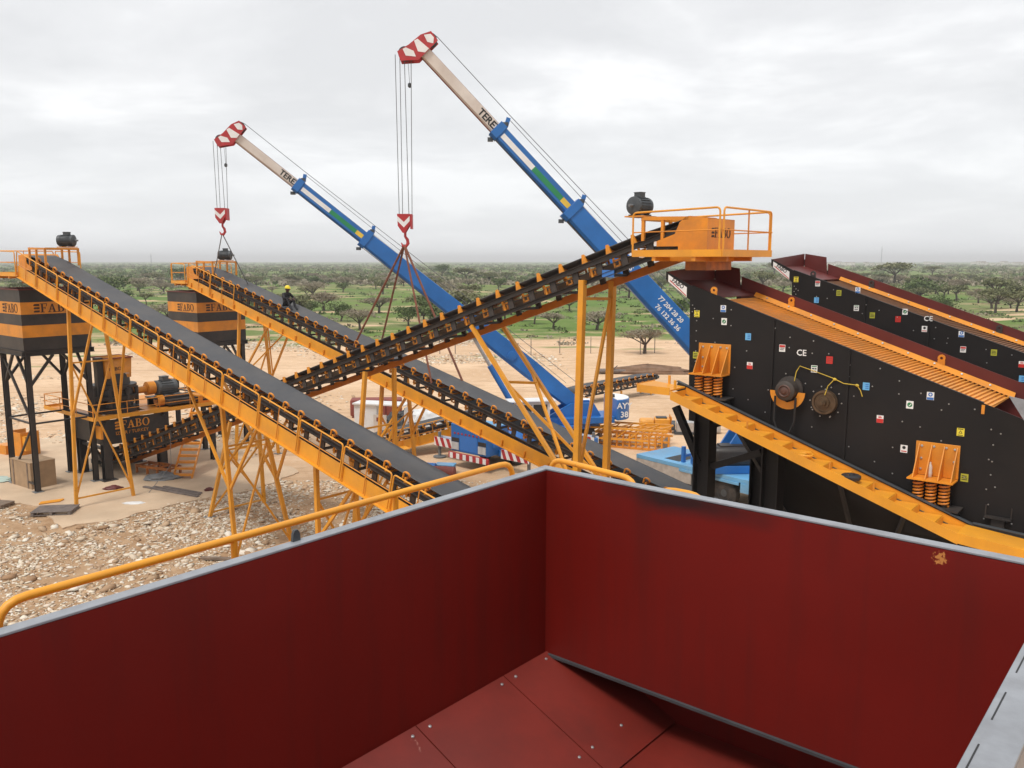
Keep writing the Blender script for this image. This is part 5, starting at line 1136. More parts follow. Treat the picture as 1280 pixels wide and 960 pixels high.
# slings from the hooks to conveyor B
cB = convB.matrix_basis
def sling(name, label, a, b_, r, m):
    mid_ = a.lerp(b_, .5); o = M().tube([p - b_ for p in (a, mid_, b_)], r, 6).build(name, m); o.location = b_; tag(o, label, 'sling', 'slings holding the far conveyor'); return o
mb = lambda s, y, n: Matrix.Translation((BO[0], BO[1], 0)) @ Matrix.Rotation(BA, 4, 'Z') @ TB(s, y, n)
hk1 = HK1 + Vector((-.07, 0, -.86)); hk2 = HK2 + Vector((-.07, 0, -.86))
for a, n_ in (((9.2, -.02, -.18), 'left near'), ((9.6, 1.02, -.10), 'left far'), ((14.0, -.02, -.18), 'right near'), ((14.6, 1.02, -.10), 'right far')):
    sling('lifting_sling', 'rust-brown sling from the taller crane hook to the conveyor, ' + n_ + ' leg', hk1, mb(*a), .042, MT['sling'])
for a, n_ in (((-2.3, -.02, -.18), 'left'), ((-.6, .9, -.14), 'right')):
    sling('lifting_sling', 'thin dark sling from the lower crane hook to the conveyor head, ' + n_ + ' leg', hk2, mb(*a), .022, MT['rope'])

# ------------------------------------------------------------------ worker seated on the belt
def person():
    o = mb(3.45, .42, -.11); dirx = Vector((math.cos(BA), math.sin(BA), 0)); left = Vector((-dirx.y, dirx.x, 0))
    root = thing('person', 'worker in dark clothes and yellow helmet sitting on the far conveyor belt', 'person', o, BA)
    sl = math.tan(BS); g = lambda x: sl * x                     # belt falls along +x
    J = {'pel': (0, 0, .13), 'sp': (.03, 0, .34), 'ch': (.10, 0, .54), 'nk': (.15, 0, .66), 'hd': (.18, 0, .74),
         'sl': (.11, .17, .58), 'sr': (.11, -.17, .58), 'el': (.30, .25, .40), 'er': (.30, -.25, .40), 'wl': (.46, .12, .40), 'wr': (.46, -.10, .40),
         'hl': (.03, .10, .12), 'hr': (.03, -.10, .12), 'kl': (.40, .15, .38), 'kr': (.38, -.15, .40), 'al': (.56, .13, .02), 'ar': (.58, -.13, .02), 'tl': (.72, .14, -.10), 'tr': (.74, -.14, -.10)}
    rad = {'pel': .14, 'sp': .135, 'ch': .145, 'nk': .06, 'hd': .06, 'sl': .075, 'sr': .075, 'el': .052, 'er': .052, 'wl': .038, 'wr': .038, 'hl': .10, 'hr': .10, 'kl': .072, 'kr': .072, 'al': .05, 'ar': .05, 'tl': .045, 'tr': .045}
    ks = list(J); E_ = [('pel', 'sp'), ('sp', 'ch'), ('ch', 'nk'), ('nk', 'hd'), ('ch', 'sl'), ('ch', 'sr'), ('sl', 'el'), ('sr', 'er'), ('el', 'wl'), ('er', 'wr'), ('pel', 'hl'), ('pel', 'hr'), ('hl', 'kl'), ('hr', 'kr'), ('kl', 'al'), ('kr', 'ar'), ('al', 'tl'), ('ar', 'tr')]
    me = bpy.data.meshes.new('body'); me.from_pydata([J[k] for k in ks], [(ks.index(a), ks.index(b_)) for a, b_ in E_], [])
    ob = link('body', me, root); sk = ob.modifiers.new('skin', 'SKIN'); sd = ob.modifiers.new('sub', 'SUBSURF'); sd.levels = sd.render_levels = 2
    for k, v in zip(ks, me.skin_vertices[0].data): v.radius = (rad[k], rad[k]); v.use_root = (k == 'pel')
    me.materials.append(MT['cloth'])
    dg = bpy.context.evaluated_depsgraph_get(); bpy.context.view_layer.update(); dg = bpy.context.evaluated_depsgraph_get()
    m2 = bpy.data.meshes.new_from_object(ob.evaluated_get(dg)); m2.materials.clear(); m2.materials.append(MT['cloth']); ob.modifiers.clear(); ob.data = m2
    for p in m2.polygons: p.use_smooth = True
    b = M(); b.lathe((.19, 0, .68), (.12, 0, 1), [(0, .05), (.03, .075), (.09, .095), (.15, .10), (.21, .085), (.25, .04)], 16)
    b.add([(.285, .02, .80), (.285, -.02, .80), (.31, 0, .765), (.28, 0, .83)], [(0, 1, 2), (0, 1, 3), (1, 2, 3), (0, 2, 3)])
    hd = b.build('head', MT['skin'], root)
    for s in (-1, 1): M().lathe((.272, .035 * s, .805), (1, 0, 0), [(0, .013), (.012, .012), (.016, .005)], 8).build('eye', MT['white'], hd); M().lathe((.20, .095 * s, .79), (0, s, 0), [(0, .025), (.02, .022)], 8).build('ear', MT['skin'], hd)
    M().box((.282, 0, .745), (.012, .05, .012)).build('mouth', MT['rustred'], hd)
    b = M(); b.lathe((.195, 0, .845), (.12, 0, 1), [(0, .125), (.015, .128), (.02, .118), (.07, .112), (.11, .085), (.135, .04), (.14, 0.001)], 20); b.plate([(.27, -.10, .85), (.27, .10, .85), (.36, .06, .835), (.385, 0, .832), (.36, -.06, .835)], (0, 0, .012)); b.build('helmet', MT['helmet'], root)
    for s in (-1, 1):
        h = M(); x0, y0, z0 = .46, .11 * s, .40; h.lathe((x0 - .01, y0, z0), (1, -.2 * s, -.2), [(0, .03), (.03, .042), (.08, .045), (.10, .03)], 8)
        for k in range(4): h.tube([(x0 + .085, y0 - .03 + .02 * k - .02 * s, z0 - .02), (x0 + .13 - .006 * abs(k - 1), y0 - .03 + .02 * k - .03 * s, z0 - .045), (x0 + .14, y0 - .03 + .02 * k - .035 * s, z0 - .085)], .0095, 5)
        h.tube([(x0 + .02, y0 - .04 * s, z0), (x0 + .06, y0 - .07 * s, z0 - .02), (x0 + .09, y0 - .075 * s, z0 - .04)], .011, 5); h.build('hand', MT['skin'], root)
person()

# ------------------------------------------------------------------ things standing about the site
def site(name, label, cat, x, y, rz=0, z=0.0, group=None): return thing(name, label, cat, (x, y, z), rz, group)
def bx(par, name, m, c, d, bev=0): return M().box(c, d).build(name, m, par, bev)
# pallets
def pallet(x, y, rz, label, m, z):
    r = site('pallet', label, 'pallet', x, y, rz, z, 'wooden pallets')
    for k in range(7): bx(r, 'deck_board', m, (0, -.43 + .143 * k, .135), (1.45, .105, .022))
    for k in (-.65, 0, .65): bx(r, 'bearer', m, (k, 0, .072), (.10, .95, .10))
    for k in (-.43, 0, .43): bx(r, 'bottom_board', m, (0, k, .011), (1.45, .10, .02))
    return r
p = D(12.75, -33.35); pallet(p.x, p.y, R(8), 'grey weathered wooden pallet lying flat near the yellow trestle', MT['woodgrey'], .05)
p = D(13.0, -36.3); pallet(p.x - .6, p.y - 1.2, R(-12), 'smaller brown pallet at the foot of the left silo', MT['wood'], .05).scale = (.62, .7, .8)
r = site('plank_pile', 'rusty plate and dark boards lying flat on the pad edge', 'planks', -14.1, 34.0, R(-28), .05)
for k in range(3): bx(r, 'plank', MT['woodgrey'], (.12 * k, .2 * k, .03), (3.2 - .5 * k, .14, .05))
r = site('yellow_bars', 'bundle of short yellow bars on the pad beside the silo', 'bars', *D(13.1, -34.75).xy, R(35), .05)
for k in range(4): M().tube([(-.38 + .03 * k, .075 * k, .032), (.38 + .05 * k, .075 * k, .032)], .03, 8).build('bar', MT['yellow'], r)
r = site('plywood_crate', 'tan plywood crate between the legs of the left silo', 'crate', *D(13.9, -38.35).xy, R(-35), .05)
for k, (c, d) in enumerate((((0, -.5, .55), (1.7, .03, 1.1)), ((0, .5, .55), (1.7, .03, 1.1)), ((-.85, 0, .55), (.03, 1.03, 1.1)), ((.85, 0, .55), (.03, 1.03, 1.1)), ((0, 0, 1.11), (1.74, 1.06, .025)))): bx(r, 'panel', MT['card'], c, d)
for x in (-.6, .6): bx(r, 'batten', MT['wood'], (x, -.525, .55), (.09, .02, 1.08))
# orange chute sections on the rubble behind the silo
r = site('chute_section', 'orange steel chute section standing on the rubble behind left silo', 'chute', -24.3, 40.6, R(-30))
for k, (c, d) in enumerate((((0, 0, .62), (1.1, .03, 1.2)), ((-.55, .45, .62), (.03, .9, 1.2)), ((.55, .45, .62), (.03, .9, 1.2)), ((0, .9, .4), (1.1, .03, .8)))): bx(r, 'panel', MT['orange'], c, d)
bx(r, 'flange', MT['orange'], (-.95, .2, .25), (.8, .7, .5)); bx(r, 'flange', MT['yellow'], (.68, .3, .7), (.26, .5, .7))
r = site('chute_section', 'orange beam piece lying left of the silo legs', 'chute', -26.3, 38.2, R(8)); M().ibeam((-1.2, 0, .2), (1.2, 0, .2), .3, .4, .04).build('beam', MT['orange'], r); bx(r, 'end_plate', MT['orange'], (1.22, 0, .21), (.03, .42, .42))
def blob(name, label, cat, x, y, sx, sy, sz, m, seed=1, rz=0, z=0.0, folds=1.0):
    """crumpled sheet heap"""
    b = M(); nu, nv_ = 26, 16; vs = []
    for j in range(nv_ + 1):
        for i in range(nu):
            a = 2 * math.pi * i / nu; f = j / nv_; rr = math.cos(f * math.pi / 2) ** .7; q = 1 + folds * (.28 * noise.noise((math.cos(a) * 2.2, math.sin(a) * 2.2, f * 3 + seed)) + .16 * noise.noise((math.cos(a) * 6, math.sin(a) * 6, f * 7 + seed)))
            vs.append((sx * rr * math.cos(a) * q, sy * rr * math.sin(a) * q, max(0, sz * (f ** .8) * (1 + .35 * folds * noise.noise((a, f * 4, seed + 5))))))
    b.add(vs, [(j * nu + i, j * nu + (i + 1) % nu, (j + 1) * nu + (i + 1) % nu, (j + 1) * nu + i) for j in range(nv_) for i in range(nu)] + [tuple(range(nv_ * nu, nv_ * nu + nu))], False)
    o = tag(b.build(name, m), label, cat); o.location = (x, y, z); o.rotation_euler = (0, 0, rz); return o
blob('plastic_sheet', 'clear plastic sheet crumpled under the climbing conveyor tail', 'sheet', -15.3, 36.2, .8, .45, .28, MT['grey'], 3, .3, .05)
blob('plastic_sheet', 'pale green plastic sheet on the rubble at left edge', 'sheet', -22.9, 35.9, 1.3, .6, .2, mat('pale_sheet', (.36, .44, .38), .5, .2), 8)
blob('paper_sheet', 'white flattened paper on the pad by the trestle foot', 'paper', -14.9, 32.4, .42, .2, .03, MT['tarp'], 4, 0, .05)
blob('rag', 'dark red rag bundle on the pad beside the crusher leg', 'rag', -16.7, 34.5, .35, .18, .16, MT['maroon'], 6, .4, .05)
blob('rag', 'small dark rag at the rubble edge right of the ladder', 'rag', -12.6, 34.3, .2, .15, .12, MT['maroon'], 9, .4, .05)
r = site('box_beam', 'two orange box frames lying under the crusher', 'frame', -15.9, 37.2, R(-25), .05)
bx(r, 'rail', MT['inkorange'], (0, -.35, .32), (2.0, .08, .12)); bx(r, 'rail', MT['inkorange'], (0, .35, .32), (2.0, .08, .12))
for x in (-.95, -.3, .3, .95): bx(r, 'upright', MT['inkorange'], (x, -.35, .13), (.08, .08, .26)); bx(r, 'cross_bar', MT['inkorange'], (x, 0, .32), (.07, .62, .07)); bx(r, 'upright', MT['inkorange'], (x, .35, .13), (.08, .08, .26))
r = site('plank', 'pair of pale timbers on the foreground rubble', 'timber', -9.2, 26.0, R(-6), .04); bx(r, 'board', MT['wood'], (0, 0, .05), (1.5, .16, .06)); M().bar((.62, .05, .09), (1.15, .28, .05), .16, .05).build('board', MT['wood'], r)
# electrical cabinet, red container, tarps
r = site('electrical_cabinet', 'white electrical cabinet with pump motor behind the near conveyor', 'cabinet', -7.35, 45.3, R(-14))
bx(r, 'cabinet_body', MT['white'], (-.55, .2, .95), (1.3, .9, 1.7)); bx(r, 'cabinet_roof', MT['white'], (.25, .2, 1.84), (3.0, 1.15, .07)); bx(r, 'door_panel', MT['cream'], (.35, -.35, .7), (.75, .06, 1.2)); bx(r, 'label_plate', MT['rustred'], (.35, -.385, 1.05), (.4, .01, .22))
bx(r, 'skid', MT['dgrey'], (.35, .2, .06), (3.1, 1.0, .12)); bx(r, 'rear_panel', MT['white'], (1.72, .2, .9), (.06, .9, 1.6))
for x in (.05, 1.6): bx(r, 'post', MT['grey'], (x, .6, 1.0), (.06, .06, 1.7))
motor(r, (1.15, .15, .85), (1, 0, 0), .34, .9, MT['motor']); bx(r, 'motor_stand', MT['orange'], (1.15, .15, .3), (1.0, .6, .36))
r = site('steel_tank', 'rust-red steel tank lying behind the white cabinet', 'tank', -8.35, 51.5, R(5)); bx(r, 'tank_body', MT['rustred'], (0, 0, .62), (3.1, 1.1, 1.0), .08); bx(r, 'tank_skid', MT['rustred'], (0, -.4, .06), (2.9, .15, .12)); bx(r, 'tank_skid', MT['rustred'], (0, .4, .06), (2.9, .15, .12)); bx(r, 'tank_rib', MT['maroon'], (-.5, -.56, .62), (.08, .03, .98)); bx(r, 'tank_rib', MT['maroon'], (.6, -.56, .62), (.08, .03, .98))
blob('tarpaulin', 'crumpled white tarpaulin heap between the two parallel conveyors', 'tarpaulin', -4.7, 47.5, 1.35, 1.0, 1.35, MT['tarp'], 2, .2, 0, 1.3)
blob('tarpaulin', 'dark tarpaulin roll beside the white tarpaulin heap', 'tarpaulin', -6.3, 48.8, 1.3, .7, .8, MT['tarpdark'], 5, .3, 0, 1.2)
blob('rubbish_bag', 'torn white bag by the hopper rim below crane outrigger', 'bag', -2.0, 33.0, .55, .4, .35, MT['tarp'], 11, .3, 0, 1.6)
blob('rubbish_bag', 'grey torn bag left of the white bag', 'bag', -2.9, 33.3, .4, .3, .3, MT['grey'], 12, .3, 0, 1.6)
for x, y, m, lb in ((-3.9, 37.0, 'blue', 'dark blue drum lying by crane outrigger'), (-3.0, 37.3, 'lblue', 'light blue crate lying by crane outrigger'), (-3.0, 36.3, 'rustred', 'small red box in front of the blue drum')):
    r = site('drum' if 'drum' in lb else 'box', lb, 'drum' if 'drum' in lb else 'box', x, y, R(-10))
    if 'drum' in lb: M().lathe((-.5, 0, .29), (1, 0, 0), [(0, .26), (.01, .28), (.3, .28), (.32, .29), (.66, .29), (.68, .28), (.98, .28), (1.0, .26)], 18).build('drum_body', MT[m], r); M().lathe((-.51, 0, .29), (1, 0, 0), [(0, .05), (.02, .05)], 8).build('bung', MT['grey'], r)
    else: bx(r, 'case', MT[m], (0, 0, .2), (.85, .5, .4), .03); bx(r, 'lid', MT[m], (0, 0, .42), (.9, .55, .05), .01)
# short conveyor lying between A and B
sc, TS = conveyor('short_conveyor', 'short conveyor with yellow stair rail behind the blue crane carrier', (-7.0, 40.2, .95), R(28), R(8), .0, 6.4, .6, 0, 10, 1, -1, rails=[(.7, 5.6)], group=None)
for s in (.8, 5.6):
    a, b_ = TS(s, 0, -.75), TS(s, BW, -.75); trestle(sc, TS, [a, b_], [Vector((a.x, a.y, 0)), Vector((b_.x, b_.y, 0))], w=.1)
M().plate([TS(-.2, -1.4, -.5), TS(1.6, -1.4, -.6), TS(1.6, -.70, -.6), TS(-.2, -.70, -.5)], (0, 0, .03)).build('ramp_plate', MT['yellow'], sc)
# conveyor section lying far right behind the crane
fc, TF = conveyor('short_conveyor', 'belt conveyor section lying on the sand behind the crane counterweight', (4.4, 55.6, 1.15), R(38), R(2.5), 0, 7.6, .6, 0, 12, 1, 0, group=None)
for s in (.8, 4, 7):
    a, b_ = TF(s, 0, -.75), TF(s, BW, -.75); trestle(fc, TF, [a, b_], [Vector((a.x, a.y, 0)), Vector((b_.x, b_.y, 0))], w=.1)
# stacked yellow trestle frames
for k in range(3):
    r = site('trestle_frame', ['yellow lattice frame lying at the bottom of the stack by the crane', 'yellow lattice frame lying aslant on the stack by the crane', 'yellow ladder-like frame leaning on the front of the stack'][k], 'frame', 6.0 + .15 * k, 44.0 - .9 * k, R(-14 - 5 * k), .0, 'yellow trestle frames stacked on the sand')
    L_ = 4.6 - .5 * k; z_ = .12 + .0 * k; wd = .85
    if k < 2:
        zz_ = .1 + .38 * k
        for y in (-wd, wd):
            for zq in (0, .55): M().bar((-L_ / 2, y, zz_ + zq), (L_ / 2, y, zz_ + zq), .09, .09).build('chord', MT['yellow'], r)
        q = M()
        for j in range(6):
            x0, x1 = -L_ / 2 + L_ * j / 6, -L_ / 2 + L_ * (j + 1) / 6
            for y in (-wd, wd): q.bar((x0, y, zz_), (x1, y, zz_ + .55), .05, .05)
            q.bar((x0, -wd, zz_ + .55), (x1, wd, zz_ + .55), .05, .05); q.bar((x0, -wd, zz_), (x0, wd, zz_), .06, .06)
        q.build('lattice', MT['yellow'], r)
    else:
        for zq in (.06, .85): M().bar((-L_ / 2, 0, zq), (L_ / 2, 0, zq), .1, .1).build('chord', MT['orange'], r)
        for j in range(11): x0 = -L_ / 2 + .12 + (L_ - .24) * j / 10; M().bar((x0, 0, .1), (x0, 0, .82), .12, .08).build('upright', MT['orange'], r)
    if k < 2:
        for x in (-1.8, 1.8): bx(r, 'timber_block', MT['wood'], (x, 0, zz_ / 2 - .022), (.14, 1.9, max(.06, zz_ - .05)))
r = site('guard_box', 'yellow sheet-metal guard lying on the sand', 'guard', 8.0, 46.9, R(-4)); bx(r, 'guard_half', MT['yellow'], (-.42, 0, .36), (.8, .9, .7), .12); bx(r, 'guard_half', MT['yellow'], (.43, 0, .38), (.85, .9, .74), .03); bx(r, 'guard_top', MT['tarpdark'], (.4, .1, .78), (.6, .5, .06)); bx(r, 'flange', MT['orange'], (.9, 0, .45), (.05, 1.1, .9))
r = site('engine_block', 'silver engine unit wrapped beside the yellow guard', 'engine', 9.6, 46.2, R(-8)); bx(r, 'engine_body', MT['silver'], (0, 0, .42), (1.0, .7, .6), .06); bx(r, 'engine_base', MT['dgrey'], (0, 0, .07), (1.2, .8, .14)); M().lathe((-.55, 0, .45), (-1, 0, 0), [(0, .28), (.2, .28), (.22, .1)], 16).build('flywheel', MT['dgrey'], r); bx(r, 'pipe_rack', MT['silver'], (1.5, .3, .3), (.9, .4, .45), .05)
blob('dirt_bank', 'low bank of brown dirt along the far sand edge', 'bank', 11.6, 71.5, 3.8, .7, .75, mat('brown_dirt', (.20, .12, .075), .95, .25, 2), 21, -.05, 0, 1.0)
r = site('log', 'dark timber lying on the dirt bank left end', 'timber', 8.0, 71.2, R(-2)); M().tube([(-.9, 0, .25), (0, .02, .27), (2.6, .1, .22)], [.22, .2, .12], 10).build('trunk', MT['woodgrey'], r); M().tube([(.4, 0, .3), (.9, -.2, .75)], [.08, .04], 6).build('branch_stub', MT['woodgrey'], r)
# thin fence posts along the far sand edge
pm_ = M().tube([(0, 0, -.2), (0, 0, 1.3), (.02, 0, 1.75)], [.045, .04, .03], 6).mesh('stake', MT['woodgrey'])
cap_ = M().lathe((0, 0, 1.3), (0, 0, 1), [(0, .05), (.03, .055), (.06, .05)], 6).mesh('wire_tie', MT['grey'])
for k in range(14):
    x = -8 + 2.6 * k + random.uniform(-.6, .6); y = 86 + .12 * k + random.uniform(-1, 1); o = site('fence_post', 'thin weathered stake in the row along the far sand edge', 'fence post', x, y, random.uniform(0, 6), gz(x, y), 'stakes along the far sand edge'); link('stake', pm_, o); link('wire_tie', cap_, o)

TREES = [(0, -104.8, 221.8, 2.16, 'dark green bushy tree right of the left conveyor motor'),
    (0, -152.8, 393.0, 2.81, 'round green tree on skyline left of the far conveyor head'),
    (1, -51.7, 221.8, 1.53, 'brownish thorn tree just right of the seated worker'),
    (1, -37.6, 169.8, 1.5, 'wide thorn bush below conveyor worker, on the grass'),
    (1, -21.2, 118.1, 1.04, 'pale bare thorn tree at the sand edge by the slings'),
    (1, -24.9, 159.1, 1.3, 'brown umbrella thorn between the sling legs'),
    (2, -45.2, 283.7, 1.25, 'flat acacia left of the slings'),
    (2, -21.0, 393.0, 2.22, 'flat-topped acacia in mid distance left of the climbing conveyor'),
    (2, -8.9, 340.6, 1.71, 'dark acacia beside the flat-topped one'),
    (2, -2.8, 425.8, 1.87, 'umbrella acacia right of the dark acacia'),
    (0, -42.1, 511.0, 2.33, 'dark green round bush on the far slope'),
    (1, -16.7, 221.8, 1.53, 'bare thorn tree beside the boom of the lower crane'),
    (1, 5.9, 120.9, 0.84, 'small pale thorn tree on the sand edge below the climbing conveyor'),
    (1, 11.8, 118.1, 1.04, 'dark thorn tree framed by the yellow trestle posts'),
    (1, 13.7, 87.2, 0.99, 'bare umbrella thorn standing on sand left of the near screen'),
    (1, 30.4, 221.8, 1.81, 'olive thorn tree behind the crane boom'),
    (2, 75.5, 255.2, 1.93, 'acacia right of the near screen head'),
    (2, 195.9, 638.5, 3.21, 'pale acacia above the near screen head'),
    (2, 150.8, 425.8, 1.87, 'olive acacia beyond the far screen head'),
    (2, 147.7, 329.6, 3.11, 'broad grey acacia above the far screen'),
    (0, 106.3, 221.8, 2.16, 'green acacia leaning right above the far screen'),
    (2, 112.5, 221.8, 1.4, 'twin-stem acacia on the green field'),
    (2, 111.0, 212.5, 1.34, 'small acacia beside the twin-stem one'),
    (1, 107.5, 196.1, 1.23, 'round brown thorn bush on the green field'),
    (2, 110.0, 192.4, 1.81, 'umbrella acacia at right with two trunks'),
    (2, 112.4, 188.8, 1.42, 'acacia cut by the right picture edge'),
    (2, 264.3, 537.8, 2.03, 'far acacia above the green field'),
    (0, -198.8, 393.0, 1.79, 'green tree behind the left conveyor rail')]
HAZE = .00030

# ------------------------------------------------------------------ savannah trees
def leafmat(name, a, b_, tr=.25):
    m = bpy.data.materials.new(name); m.use_nodes = True; t = m.node_tree; p = t.nodes['Principled BSDF']; p.inputs['Roughness'].default_value = .8; p.inputs['Specular IOR Level'].default_value = .15
    oi = t.nodes.new('ShaderNodeObjectInfo'); nn = t.nodes.new('ShaderNodeTexNoise'); nn.inputs['Scale'].default_value = 1.1; nn.inputs['Detail'].default_value = 5; tcn = t.nodes.new('ShaderNodeTexCoord'); t.links.new(tcn.outputs['Object'], nn.inputs['Vector'])
    mr = t.nodes.new('ShaderNodeMath'); mr.operation = 'MULTIPLY_ADD'; t.links.new(oi.outputs['Random'], mr.inputs[0]); mr.inputs[1].default_value = .45; t.links.new(nn.outputs[0], mr.inputs[2])
    cr = t.nodes.new('ShaderNodeValToRGB'); cr.color_ramp.elements[0].position = .35; cr.color_ramp.elements[1].position = .95; cr.color_ramp.elements[0].color = a + (1,); cr.color_ramp.elements[1].color = b_ + (1,); t.links.new(mr.outputs[0], cr.inputs[0]); t.links.new(cr.outputs[0], p.inputs['Base Color'])
    return m
LM = [leafmat('leaf_green', (.075, .115, .035), (.14, .175, .07)), leafmat('leaf_thorn', (.20, .165, .115), (.30, .26, .19)), leafmat('leaf_olive', (.12, .135, .06), (.21, .205, .11))]
bark = mat('bark', (.085, .065, .05), .9, .25, 5)
def tree_meshes(kind, seed):
    """kind 0 bushy green, 1 bare thorny umbrella, 2 olive umbrella; about 4 m tall"""
    rd = random.Random(seed); tr = M(); tips = []
    h = {0: .7, 1: .95, 2: 1.25}[kind] * rd.uniform(.85, 1.2); lean = Vector((rd.uniform(-.25, .25), rd.uniform(-.25, .25), 0))
    top = Vector((0, 0, h)) + lean; tr.tube([(0, 0, -.3), lean * .3 + Vector((0, 0, h * .5)), top], [.17, .13, .11], 7)
    nb = {0: 6, 1: 8, 2: 7}[kind]
    for k in range(nb):
        a = 2 * math.pi * k / nb + rd.uniform(-.3, .3); rr = rd.uniform(.9, 1.9) * (1 if kind else .8); hh = rd.uniform(.6, 1.3) if kind else rd.uniform(.5, 1.8)
        m_ = top + Vector((math.cos(a) * rr * .5, math.sin(a) * rr * .5, hh * .62)); e_ = top + Vector((math.cos(a) * rr, math.sin(a) * rr, hh)); tr.tube([top - Vector((0, 0, .1)), m_, e_], [.07, .05, .02], 5); tips.append(e_)
        for j in range(2): e2 = m_ + Vector((rd.uniform(-.6, .6), rd.uniform(-.6, .6), rd.uniform(.3, .7))); tr.tube([m_, e2], [.035, .012], 4); tips.append(e2)
    cr = M(); per = {0: 70, 1: 62, 2: 62}[kind]
    for tp in tips:
        c = tp + Vector((rd.uniform(-.15, .15), rd.uniform(-.15, .15), .05)); R_ = rd.uniform(.55, .95)
        for k in range(per):
            d = Vector((rd.gauss(0, 1), rd.gauss(0, 1), rd.gauss(0, 1))).normalized() * R_ * rd.random() ** .45; d.z *= (.75, .55, .42)[kind]; p = c + d
            s = rd.uniform(.05, .13) if kind != 1 else rd.uniform(.03, .09)
            u_ = Vector((rd.gauss(0, 1), rd.gauss(0, 1), rd.gauss(0, .7))).normalized(); w_ = u_.cross(Vector((rd.gauss(0, 1), rd.gauss(0, 1), rd.gauss(0, 1)))).normalized()
            if kind == 1: cr.add([p - u_ * s * 3, p + w_ * s * .5, p + u_ * s * 3, p - w_ * s * .5], [(0, 1, 2, 3)])
            else: cr.add([p - u_ * s * 1.4, p + w_ * s, p + u_ * s * 1.4, p - w_ * s], [(0, 1, 2, 3)])
    def raw(b, name, m):
        me = bpy.data.meshes.new(name); me.from_pydata(b.v, [], b.f); me.materials.append(m); me.update(); return me
    return raw(tr, 'trunk', bark), raw(cr, 'crown', LM[kind])
PROTO = {k: [tree_meshes(k, 10 * k + j) for j in range(4)] for k in range(3)}
TL = {0: ('green_tree', 'round green tree standing on the savannah'), 1: ('thorn_tree', 'grey-brown leafless thorn tree on the savannah'), 2: ('acacia_tree', 'flat-topped olive acacia on the savannah')}
trng = random.Random(3)
def tree(kind, x, y, s, label=None, sz=None):
    nm, lb = TL[kind]; o = thing(nm, label or lb, 'tree', (x, y, gz(x, y)), trng.uniform(0, 6.28), None if label else 'savannah trees, ' + nm.replace('_', ' '))
    k_ = (1.1, 1.3, 1.15)[kind] * trng.uniform(.9, 1.15); o.scale = (s * k_, s * k_, (sz or s) * trng.uniform(.85, 1.1)); a, b_ = trng.choice(PROTO[kind]); link('trunk', a, o); link('crown', b_, o); return o
# the ones that stand out, placed where the photo shows them
SPEC = TREES
for kind, x, y, s, lb in SPEC: tree(kind, x, y, s, lb)
def clear(x, y, r): return all((x - a[1]) ** 2 + (y - a[2]) ** 2 > r * r for a in SPEC)
cnt = 0
while cnt < 290:
    f = trng.random(); y = 124 + 330 * f ** 1.15; x = trng.uniform(-.72, .72) * y
    dn = .5 + noise.noise((x * .012, y * .012, 8)) * 1.1 + (.25 if x < 0 else 0) + (.35 if y > 260 else 0)
    if trng.random() > dn or not clear(x, y, 9): continue
    k = trng.choices((0, 1, 2), (.26, .44, .30))[0]; tree(k, x, y, trng.uniform(.65, 1.35) * (1.15 if k else 1)); cnt += 1
# ------------------------------------------------------------------ far bush and scrub nobody could count
def clump_mesh(name, pts, m, per, rg_):
    n = len(pts); P = np.repeat(np.array([p[:3] for p in pts]), per, 0); S = np.repeat(np.array([p[3] for p in pts]), per)
    d = rg_.normal(0, 1, (n * per, 3)); d /= np.linalg.norm(d, axis=1)[:, None]; d *= (rg_.random((n * per, 1)) ** .5); d[:, 2] = np.abs(d[:, 2]) * .62 + .12
    c = P + d * S[:, None] * np.array([1.25, 1.25, 1.0]); u_ = rg_.normal(0, 1, (n * per, 3)); u_ /= np.linalg.norm(u_, axis=1)[:, None]; w_ = np.cross(u_, rg_.normal(0, 1, (n * per, 3))); w_ /= np.linalg.norm(w_, axis=1)[:, None]
    q = (S * rg_.uniform(.10, .26, n * per))[:, None]; V_ = np.stack([c - u_ * q * 1.3, c + w_ * q, c + u_ * q * 1.3, c - w_ * q], 1).reshape(-1, 3)
    N4 = n * per; me = bpy.data.meshes.new(name); me.vertices.add(N4 * 4); me.vertices.foreach_set('co', V_.reshape(-1).astype(np.float32)); me.loops.add(N4 * 4); me.loops.foreach_set('vertex_index', np.arange(N4 * 4, dtype=np.int32)); me.polygons.add(N4); me.polygons.foreach_set('loop_start', np.arange(0, N4 * 4, 4, dtype=np.int32)); me.update(calc_edges=True); me.materials.append(m); return me
r9 = np.random.default_rng(9)
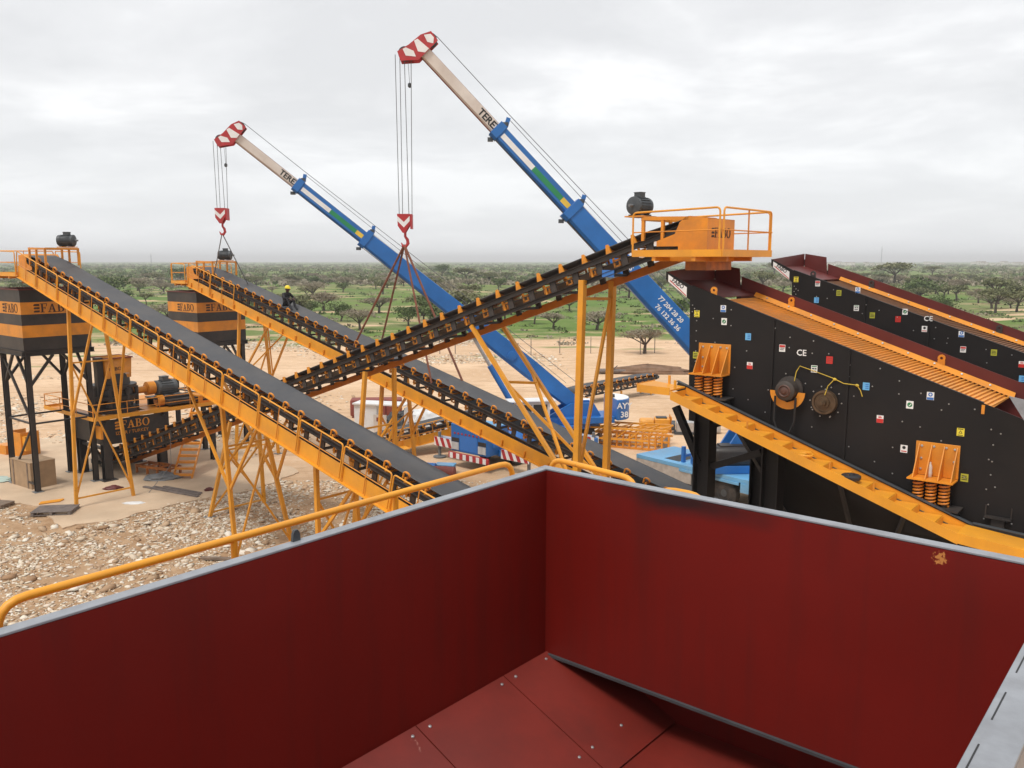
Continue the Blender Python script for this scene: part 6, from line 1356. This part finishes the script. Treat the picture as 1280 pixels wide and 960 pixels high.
for name, lb, m, n, y0, y1, per, s0, s1, thr in (('far_woodland', 'grey-green far bushland fading towards the horizon', LM[2], 3600, 360, 2600, 34, 1.6, 3.4, -.08), ('far_woodland', 'darker green far trees along the horizon', LM[0], 1900, 420, 3200, 34, 2.0, 4.2, -.05), ('far_woodland', 'brownish far thorn bush between the far trees', LM[1], 2200, 320, 2400, 30, 1.6, 3.2, .0), ('low_scrub', 'low green scrub dotted over the savannah grass', LM[0], 2200, 112, 460, 26, .35, 1.1, .0), ('low_scrub', 'low dry scrub dotted over grass and sand edge', LM[1], 2200, 96, 460, 24, .3, 1.1, .0)):
    pts = []
    while len(pts) < n:
        y = y0 * (y1 / y0) ** trng.random(); x = trng.uniform(-.75, .75) * y
        if trng.random() < .45 + thr + 1.2 * noise.noise((x * .006, y * .004, n * .01)): pts.append((x, y, gz(x, y) - .2, trng.uniform(s0, s1)))
    tag(link(name, clump_mesh(name, pts, m, per, r9)), lb, 'scrub' if 'scrub' in name else 'woodland', kind='stuff')
# far town on the right: small pale houses, a mast
hw = {}
for k in range(34):
    x = trng.uniform(.36, .66) * 1900; y = trng.uniform(1500, 2300); x = trng.uniform(.34, .64) * y; d = (trng.uniform(9, 22), trng.uniform(8, 12), trng.uniform(3.5, 7.5))
    o = thing('house', 'small pale house of the far town on the right horizon', 'house', (x, y, gz(x, y)), trng.uniform(-.5, .5), 'houses of the far town')
    M().box((0, 0, d[2] / 2), d).build('wall', MT['wall'], o); M().box((0, 0, d[2] + .25), (d[0] + .6, d[1] + .6, .5)).build('roof', trng.choice((MT['wall'], MT['wall'], MT['silver'], MT['rustred'])), o)
    for j in (-.3, .25): M().box((d[0] * j, -d[1] / 2 - .02, d[2] * .5), (1.4, .06, 1.4)).build('window', MT['glass'], o)
for x, y, h, lb in ((905, 2100, 44, 'thin lattice mast standing in the far town'), (-800, 1900, 26, 'thin mast on the left horizon')):
    o = thing('radio_mast', lb, 'mast', (x, y, gz(x, y))); q = M()
    for k in range(3): a = 2.1 * k; q.tube([(1.2 * math.cos(a), 1.2 * math.sin(a), -1), (.3 * math.cos(a), .3 * math.sin(a), h)], .22, 4)
    q.build('lattice', MT['grey'], o); M().lathe((0, 0, h * .9), (0, 0, 1), [(0, .9), (2.5, .9)], 8).build('antenna', MT['white'], o)
# air: even pale haze over the whole place
hz = M().box((0, 4300, 9), (17000, 9400, 24)).build('haze', None) if False else None
hm = bpy.data.materials.new('haze_air'); hm.use_nodes = True; t = hm.node_tree; t.nodes.clear(); o_ = t.nodes.new('ShaderNodeOutputMaterial'); pv_ = t.nodes.new('ShaderNodeVolumePrincipled'); pv_.inputs['Color'].default_value = (.985, .99, 1.0, 1); pv_.inputs['Density'].default_value = HAZE; pv_.inputs['Anisotropy'].default_value = .0; t.links.new(pv_.outputs[0], o_.inputs['Volume'])
hb = M(); hb.box((0, 4300, 24.5), (21000, 11000, 53)); tag(hb.build('haze', hm), kind='stuff')
